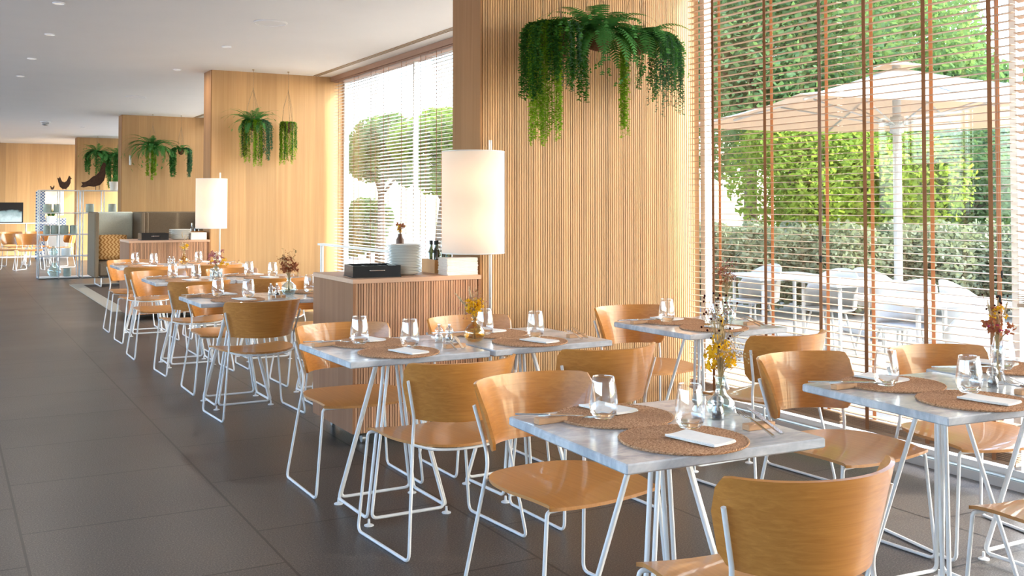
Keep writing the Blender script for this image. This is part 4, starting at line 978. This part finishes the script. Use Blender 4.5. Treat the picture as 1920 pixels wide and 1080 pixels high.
# ------------------------------------------------------------------ wire shelves with pots
def wire_shelf(x0, x1, y0, y1, H, label, levels):
    t = empty('wire_shelf', (x0, y0, 0)); tag(t, label, 'shelf', 'white wire shelves'); w, d = x1 - x0, y1 - y0; r = 0.010
    for i, (x, y) in enumerate([(0, 0), (w, 0), (0, d), (w, d), (w / 2, 0), (w / 2, d)]): MB().tube([(x, y, 0), (x, y, H)], r, 6).build('post', 'white_metal', t, True)
    for z in levels:
        m = MB()
        for a, b in [((0, 0), (w, 0)), ((0, d), (w, d)), ((0, 0), (0, d)), ((w, 0), (w, d))]: m.tube([(*a, z), (*b, z)], r, 6)
        if z < H - .05: m.box(0.01, w - 0.01, 0.01, d - 0.01, z + .003, z + 0.010)
        m.build('shelf_frame' , 'white_metal', t)
wire_shelf(1.585, 2.285, 21.2, 21.6, 1.68, 'white wire shelf with pots and glass jars left of the booth sofa', [0.02, 0.42, 0.83, 1.24, 1.67])
wire_shelf(2.345, 3.10, 21.2, 21.6, 1.68, 'white wire shelf with grey pots behind the booth sofa', [0.02, 0.42, 0.83, 1.24, 1.67])
def pot(x, y, z, r, h, mat, label, group='pots on the wire shelves', lid=True):
    t = MB().lathe([(r * .92, 0), (r, 0.01), (r, h * .9), (r * .97, h)], 20).build('lidded_pot' if lid else 'pot', mat, None, True, loc=(x, y, z), auto=50); tag(t, label, 'pot', group)
    if lid: MB().lathe([(r * 1.03, h + .0005), (r * 1.03, h + .012), (r * .3, h + .02)], 20).build('lid', mat, t, True, auto=50)
for x, z, r, lb in [(1.74, 1.252, .075, 'grey green lidded pot at the left of the upper wire shelf'), (1.91, 1.252, .065, 'grey green lidded pot second on the upper wire shelf'),
                    (1.73, .842, .06, 'green pot at the left on the middle wire shelf'), (1.87, .842, .07, 'tall green pot second on the middle wire shelf'), (2.04, .842, .075, 'dark green pot third on the middle wire shelf'), (2.20, .842, .065, 'pale green pot fourth on the middle wire shelf'),
                    (2.49, 1.252, .075, 'grey lidded pot above the pale sofa back, left one'), (2.90, 1.252, .075, 'grey lidded pot above the pale sofa back, right one'), (2.10, .032, .07, 'dark small pot on the bottom of the wire shelf')]:
    pot(x, 21.4, z, r, .15 if z > .1 else .14, 'glazed_green', lb)
pot(2.08, 21.4, 0.432, 0.085, 0.14, 'white_ceramic', 'white bowl with red cloth on the lower wire shelf', 'white bowl on the wire shelf', False)
for x, z, r, lb in [(1.86, 0.432, .085, 'round pale green glass jar on the lower wire shelf'), (1.87, 0.032, .125, 'large round clear glass jar on the bottom of the wire shelf')]:
    o = MB().lathe([(0.001, 0), (r * .6, 0), (r, r * .7), (r * .95, r * 1.1), (r * .5, r * 1.7), (r * .35, r * 1.8), (r * .38, r * 2.1), (r * .33, r * 2.1), (r * .31, r * 1.85), (r * .46, r * 1.66), (r * .9, r * 1.1), (r * .94, r * .7), (r * .55, .006), (0.001, .006)], 24, capb=False, capt=False).build('glass_jar', 'aqua_glass', None, True, loc=(x, 21.4, z)); tag(o, lb, 'jar')
def hen(x, y, z, s, kind, label, hx=1):
    """flat cut sheet-steel bird on a foot"""
    body = {'hen': [(-.10, .02), (-.13, .12), (-.16, .24), (-.12, .22), (-.10, .27), (-.08, .22), (-.05, .15), (0, .13), (.05, .16), (.08, .23), (.10, .29), (.13, .27), (.14, .24), (.17, .22), (.14, .20), (.14, .12), (.10, .03), (.04, -.03), (-.04, -.03)],
            'rooster': [(-.34, .02), (-.30, .07), (-.33, .12), (-.26, .12), (-.18, .16), (-.10, .24), (-.02, .28), (.05, .36), (.08, .48), (.12, .56), (.16, .55), (.18, .50), (.16, .44), (.17, .30), (.14, .16), (.06, .06), (-.06, .02), (-.18, .03), (-.28, .0)]}[kind]
    t = MB().prism([(hx * a * s, b * s) for a, b in body], -0.006, 0.006, 'y').build(kind + '_figure', 'rust', None, loc=(x, y, z)); tag(t, label, 'bird figure')
    m = MB()
    for dx in (-.03, .04): m.tube([(dx * s, 0, .05 * s), (dx * s, 0, -0.06 * s)], 0.006, 5)
    m.box(-.08 * s, .08 * s, -0.03, 0.03, -0.066 * s, -0.06 * s); m.build('feet', 'rust', t)
hen(2.03, 21.4, 1.682 + 0.045, 0.80, 'hen', 'brown sheet metal hen on top of the wire shelf')
hen(2.62, 21.4, 1.682 + 0.05, 0.88, 'rooster', 'tall brown sheet metal rooster on top of the wire shelf, next to the plants')
hen(1.82, 21.4, 1.682 + 0.015, 0.25, 'hen', 'tiny brown metal bird at the left on top of the wire shelf')
pt = empty('potted_plant', (2.93, 21.42, 1.682)); tag(pt, 'white pot with trailing greenery on top of the wire shelf', 'potted plant')
MB().lathe([(.07, 0), (.095, .17), (.09, .17), (.001, .15)], 20, capt=False).build('pot', 'white_ceramic', pt, True, auto=40)
v = MB(); rr_ = random.Random(4)
for k in range(14): frond(v, (0, 0, .15), rr_.uniform(0, 6.28), rr_.uniform(.25, .4), rr_.uniform(.6, 1.3), rr_.uniform(1, 2.4), .03, 12, rr_)
v.build('foliage', 'leaf_fern', pt)

# ------------------------------------------------------------------ far left: console, picture, small plant, round table, lit niche
cs = empty('white_console', (1.60, 28.2, 0)); tag(cs, 'white console with open compartments against the far end, under the dark picture', 'console')
MB().box(-1.3, 0.95, -.2, .2, .93, .955).box(-1.3, 0.95, -.2, .2, .10, .125).build('boards', 'white_metal', cs)
for x in (-1.3, -.55, .2, .93): MB().box(x, x + .02, -.2, .2, 0, .93).build('upright', 'white_metal', cs)
pc = MB().box(-0.42, 0.42, -0.02, 0.02, 0, 0.50).build('cloud_picture', 'black_matt', None, loc=(1.32, 28.15, 0.956)); tag(pc, 'dark framed picture of pale clouds standing on the white console', 'picture')
MB().box(0.16 - .55, 0.39, -0.022, -0.0202, 0.02, 0.48).build('canvas', 'cloud_picture', pc)
pp_ = empty('potted_grass', (2.38, 28.2, .956)); tag(pp_, 'small white pot with dark green grass on the white console', 'potted plant')
MB().lathe([(.10, 0), (.13, .16), (.12, .16), (.001, .14)], 20, capt=False).build('pot', 'white_ceramic', pp_, True, auto=40)
v = MB()
for k in range(60):
    q = rr_.uniform(0, 6.28); e = rr_.uniform(.05, .20); v.tube([(0.05 * math.cos(q), .05 * math.sin(q), .13), (e * .7 * math.cos(q), e * .7 * math.sin(q), .28), (e * 1.2 * math.cos(q), e * 1.2 * math.sin(q), rr_.uniform(.25, .36))], .006, 3, r2=.001)
v.build('grass_blades', 'leaf_dark', pp_)
rt = empty('round_table', (1.85, 25.3, 0)); tag(rt, 'round oak table among small chairs at the far back', 'table')
MB().lathe([(.55, .715), (.56, .725), (.55, .74)], 40).build('table_top', 'ply_seat', rt, True, auto=40)
for k in range(4): q = k * math.pi / 2 + .4; MB().tube([(.12 * math.cos(q), .12 * math.sin(q), .715), (.36 * math.cos(q), .36 * math.sin(q), .0)], .012, 6).build('leg', 'white_metal', rt, True)
nl = empty('table_lamp', (2.56, 29.6, 0.0)); tag(nl, 'glowing yellow lantern seen through the wire shelf at the far back', 'lamp')
MB().box(-.35, .35, -.2, .2, 0, .72).build('plinth', 'white_metal', nl)
MB().box(-.30, .30, -.03, .03, .73, 1.05).build('patterned_panel', 'blue_pattern', nl)
MB().lathe([(.24, 1.12), (.24, 1.75)], 24, capb=False, capt=False).build('lamp_shade', 'lamp_linen', nl, True)
MB().tube([(0, 0, .72), (0, 0, 1.2)], .015, 8).build('stem', 'rust', nl)
MB().ball((0, 0, 1.42), .06, 12, 8).build('bulb', 'bulb_glow', nl, True)
l = bpy.data.lights.new('lantern_light', 'POINT'); l.energy = 14; l.color = (1, .66, .32); l.shadow_soft_size = .06
lo = bpy.data.objects.new('lantern_light', l); COL.objects.link(lo); lo.parent = nl; lo.location = (0, -.1, 1.42)
bl = MB().box(-.11, .11, -.02, .02, 0, 1.75).build('patterned_screen', 'blue_pattern', None, loc=(2.22, 29.4, 0)); tag(bl, 'narrow blue and white patterned screen left of the glowing lantern', 'screen')

# ------------------------------------------------------------------ outside
struct(MB().box(XW + 0.12, 60, -40, 80, -0.16, -0.02), 'floor_terrace', 'terrace')
struct(MB().box(-60, XL, -40, 80, -0.16, -0.06), 'floor_outdoor_left', 'terrace_bounce')
struct(MB().box(-60, XL + .0, -40, YB - .2, -0.20, -0.16).box(XL, XW + .12, -40, YB - .2, -0.16, -0.06), 'floor_outdoor_rear', 'terrace_bounce')
def leafy(mb, blobs, n, leaf, rnd):
    tot = sum(b[3] ** 2 for b in blobs)
    for (x, y, z, r, sz) in [(b[0], b[1], b[2], b[3], b[4] if len(b) > 4 else 1) for b in blobs]:
        for _ in range(int(n * r * r / tot)):
            d = Vector((rnd.gauss(0, 1), rnd.gauss(0, 1), rnd.gauss(0, 1))).normalized() * r * rnd.uniform(.55, 1.03) ** .7
            c_ = Vector((x + d.x, y + d.y, z + d.z * sz)); u = Vector((rnd.gauss(0, 1), rnd.gauss(0, 1), rnd.gauss(0, .6))).normalized() * leaf * rnd.uniform(.6, 1.3)
            w_ = u.cross(Vector((rnd.gauss(0, 1), rnd.gauss(0, 1), rnd.gauss(0, 1)))).normalized() * leaf * .5
            mb.quad(c_, u, w_)
def tree(x, y, h, r, mat, label, seed, n=6000, leaf=0.09, trunk=True, blobs=None, zc=None, group='trees outside the windows'):
    rnd = random.Random(seed); t = empty('garden_tree', (x, y, -0.03)); tag(t, label, 'tree', group)
    if blobs is None:
        blobs = [(0, 0, h - r * .9, r * .8)]
        for _ in range(11):
            q = rnd.uniform(0, 6.28); rr = r * rnd.uniform(.3, .8); blobs.append((rr * math.cos(q), rr * math.sin(q), h - r * rnd.uniform(.3, 1.7), r * rnd.uniform(.35, .55)))
    m = MB(); leafy(m, blobs, int(n * 1.9), leaf * 0.62, rnd); m.build('crown', mat, t)
    tr = MB(); top = (rnd.uniform(-.3, .3), rnd.uniform(-.3, .3), h - r)
    tr.tube([(0, 0, 0), (.06, .04, h * .25), (top[0] * .5, top[1] * .5, h * .5), top], .13 if h > 3 else .05, 8, r2=.05)
    for b in blobs[1:7]: tr.tube([(top[0] * .4, top[1] * .4, h * .45), (b[0] * .5, b[1] * .5, (h * .5 + b[2]) / 2), (b[0], b[1], b[2])], .045, 6, r2=.015)
    tr.build('trunk', 'bark', t, True); return t
def out_at(u, D, z=0):
    a = (u - 960) / 1927.84; s, c = math.sin(YAW), math.cos(YAW)          # a real place D metres away, seen at column u
    return (s * D + c * a * D, c * D - s * a * D, z)
TRS = [(1405, 16.5, 6.2, 2.0, 'tree_dark', 'tall dark green tree at the left behind the parasol', 9000, .085),
       (1530, 19, 7.4, 2.6, 'tree_green', 'tall mid green tree behind the parasol, second from the left', 11000, .09),
       (1480, 15.0, 2.9, 1.15, 'tree_lime', 'low lime green tree under the left half of the parasol', 6500, .06),
       (1625, 15.4, 3.0, 1.35, 'tree_lime', 'sunlit lime green tree directly behind the parasol mast', 8000, .06),
       (1690, 21, 5.9, 2.2, 'tree_green', 'green tree whose crown rises above the top of the parasol', 9000, .10),
       (1790, 18.5, 4.5, 1.7, 'tree_green', 'green tree at the upper right, right of the parasol top', 8000, .09),
       (1790, 15.5, 2.7, 1.1, 'tree_dark', 'small dark tree right of the parasol mast', 4500, .06),
       (1925, 16.5, 3.5, 1.3, 'tree_dark', 'tree at the right edge of the photo behind the parasol', 6000, .08),
       (712, 24, 3.6, 0.95, 'tree_green', 'green tree outside the far window, left one', 6000, .09),
       (822, 19, 3.3, 0.85, 'tree_lime', 'lime green tree outside the far window, right one', 7000, .08),
       (690, 27, 1.5, 0.7, 'tree_dark', 'low dark bush outside the far window at the left', 3500, .08)]
for i, (u, D, h, r, mt, lb, n, lf) in enumerate(TRS):
    x, y, _ = out_at(u, D); tree(x, y, h, r, mt, lb, 50 + i, n, lf)
for i, (u, D) in enumerate([(1345, 13.6), (1430, 13.4), (1515, 13.6), (1600, 13.2), (1700, 13.5), (1790, 13.2), (1880, 13.3), (1960, 13.0)]):
    x, y, _ = out_at(u, D); rnd = random.Random(i); t = empty('olive_bush', (x, y, -.03)); tag(t, 'silvery olive bush, number %s from the left in the low hedge under the parasol' % ['one', 'two', 'three', 'four', 'five', 'six', 'seven', 'eight'][i], 'bush', 'low hedge of olive bushes')
    m = MB(); leafy(m, [(0, 0, .62, .55), (.4, .2, .55, .42), (-.4, -.1, .6, .42), (.1, .3, .85, .38)], 6000, .033, rnd); m.build('foliage', 'tree_olive', t)
    s_ = MB()
    for k in range(5): s_.tube([(0, 0, 0), (rnd.uniform(-.3, .3), rnd.uniform(-.3, .3), .7)], .018, 5)
    s_.build('stems', 'bark', t)
# big parasol
def parasol(x, y, ang, half, ze, zt, label):
    t = empty('parasol', (x, y, -.02), ang); tag(t, label, 'parasol'); N = 12; m = MB(); g = []
    for q in range(4):
        a = q * math.pi / 2; gr = []
        for i in range(N + 1):
            row = []
            for j in range(9):
                f_ = j / 8; ed = -1 + 2 * i / N; x_, y_ = half * f_, half * f_ * ed
                sag = 0.06 * math.sin(f_ * math.pi) + .05 * f_ * (1 - ed * ed)
                X, Y = rot2(x_, y_, a); row.append((X, Y, zt + (ze - zt) * f_ - sag + .0))
            gr.append(row)
        m.sheet(gr, .004)
    cn = m.build('canopy', 'parasol_cloth', t)
    c2 = MB()
    for q in range(4):
        a = q * math.pi / 2; gr = [[(*rot2(.22 * f_, .22 * f_ * (-1 + 2 * i / 6), a), zt + .07 - .07 * f_) for f_ in (0.01, .5, 1)] for i in range(7)]; c2.sheet(gr, .004)
    c2.build('top_vent', 'parasol_cloth', t)
    MB().tube([(0, 0, 0), (0, 0, zt + .02)], .045, 14).build('mast', 'outdoor_white', t, True, auto=40)
    MB().cbox(-.45, .45, -.45, .45, 0, .08, .02).build('base', 'outdoor_white', t)
    for k in range(8):
        a = k * math.pi / 4; L = half * (1.0 if k % 2 == 0 else 1.40); X, Y = rot2(L, 0, a)
        rb = MB().tube([(X * .02, Y * .02, zt - .06), (X * .97, Y * .97, ze - .035 + (.05 * 0 if k % 2 else -.04))], .014, 6).build('rib', 'outdoor_white', t, True)
        MB().tube([(0.04 * X / L, .04 * Y / L, ze - .12), (X * .5, Y * .5, (zt + ze) / 2 - .10)], .010, 6).build('strut', 'outdoor_white', rb, True)
    MB().lathe([(.07, ze - .2), (.08, ze - .1), (.07, ze - .02)], 14).build('hub', 'outdoor_white', t, True)
x, y, _ = out_at(1683, 11.2)
parasol(x, y, -YAW + R(7), 1.90, 2.40, 2.92, 'large square cream parasol on a white mast on the terrace')
# terrace furniture
def terrace_table(x, y, rz, label):
    t = empty('terrace_table', (x, y, -.02), rz); tag(t, label, 'table', 'white terrace tables'); MB().cbox(-.4, .4, -.4, .4, .70, .73, .005).build('table_top', 'outdoor_white', t)
    for sx in (-1, 1):
        for sy in (-1, 1): MB().tube([(sx * .33, sy * .33, 0), (sx * .33, sy * .33, .70)], .018, 8).build('leg', 'outdoor_white', t, True)
def terrace_chair(x, y, rz, label):
    t = empty('terrace_chair', (x, y, -.02), rz); tag(t, label, 'chair', 'white terrace chairs')
    gr = []
    for i in range(15):
        a = math.pi * (i / 14) + math.pi; row = []
        for j in range(6):
            f_ = j / 5; zz = .46 + f_ * (.34 * (0.35 + 0.65 * math.sin(a - math.pi) ** .8) + .02); row.append((.25 * math.cos(a) * (1 + .06 * f_), .24 * math.sin(a) * (1 + .14 * f_) - .02, zz))
        gr.append(row)
    MB().sheet(gr, .012).build('shell_back', 'outdoor_white', t, True)
    MB().lathe([(.001, .44), (.24, .445), (.25, .46), (.001, .455)], 24, capb=False, capt=False).build('seat', 'outdoor_white', t, True)
    for k in range(4):
        a = k * math.pi / 2 + .785; MB().tube([(.15 * math.cos(a), .15 * math.sin(a), .445), (.27 * math.cos(a), .27 * math.sin(a), 0)], .011, 6).build('leg', 'outdoor_white', t, True)
for u, D, lb in [(1745, 7.6, 'white terrace table outside the blinds behind the right table'), (1600, 9.4, 'white terrace table further out, left of the parasol mast'), (1460, 10.2, 'white terrace table near the left edge of the near window')]:
    x, y, _ = out_at(u, D); terrace_table(x, y, -.3, lb)
for u, D, rz, lb in [(1775, 7.0, .5, 'white shell chair outside, nearest of the terrace chairs'), (1830, 8.3, -2.0, 'white shell chair outside right of the terrace table'), (1685, 8.2, 1.6, 'white shell chair outside left of the nearest terrace table'), (1550, 9.6, 1.8, 'white shell chair outside at the middle terrace table'), (1655, 10.0, -1.6, 'white shell chair outside near the mast foot'), (1410, 10.4, 1.5, 'white shell chair outside at the left')]:
    x, y, _ = out_at(u, D); terrace_chair(x, y, rz, lb)
gl = struct(MB().box(20, 58, -38, 78, -0.022, -0.012), 'trim_lawn', 'grass')
print('objects', len(bpy.data.objects))
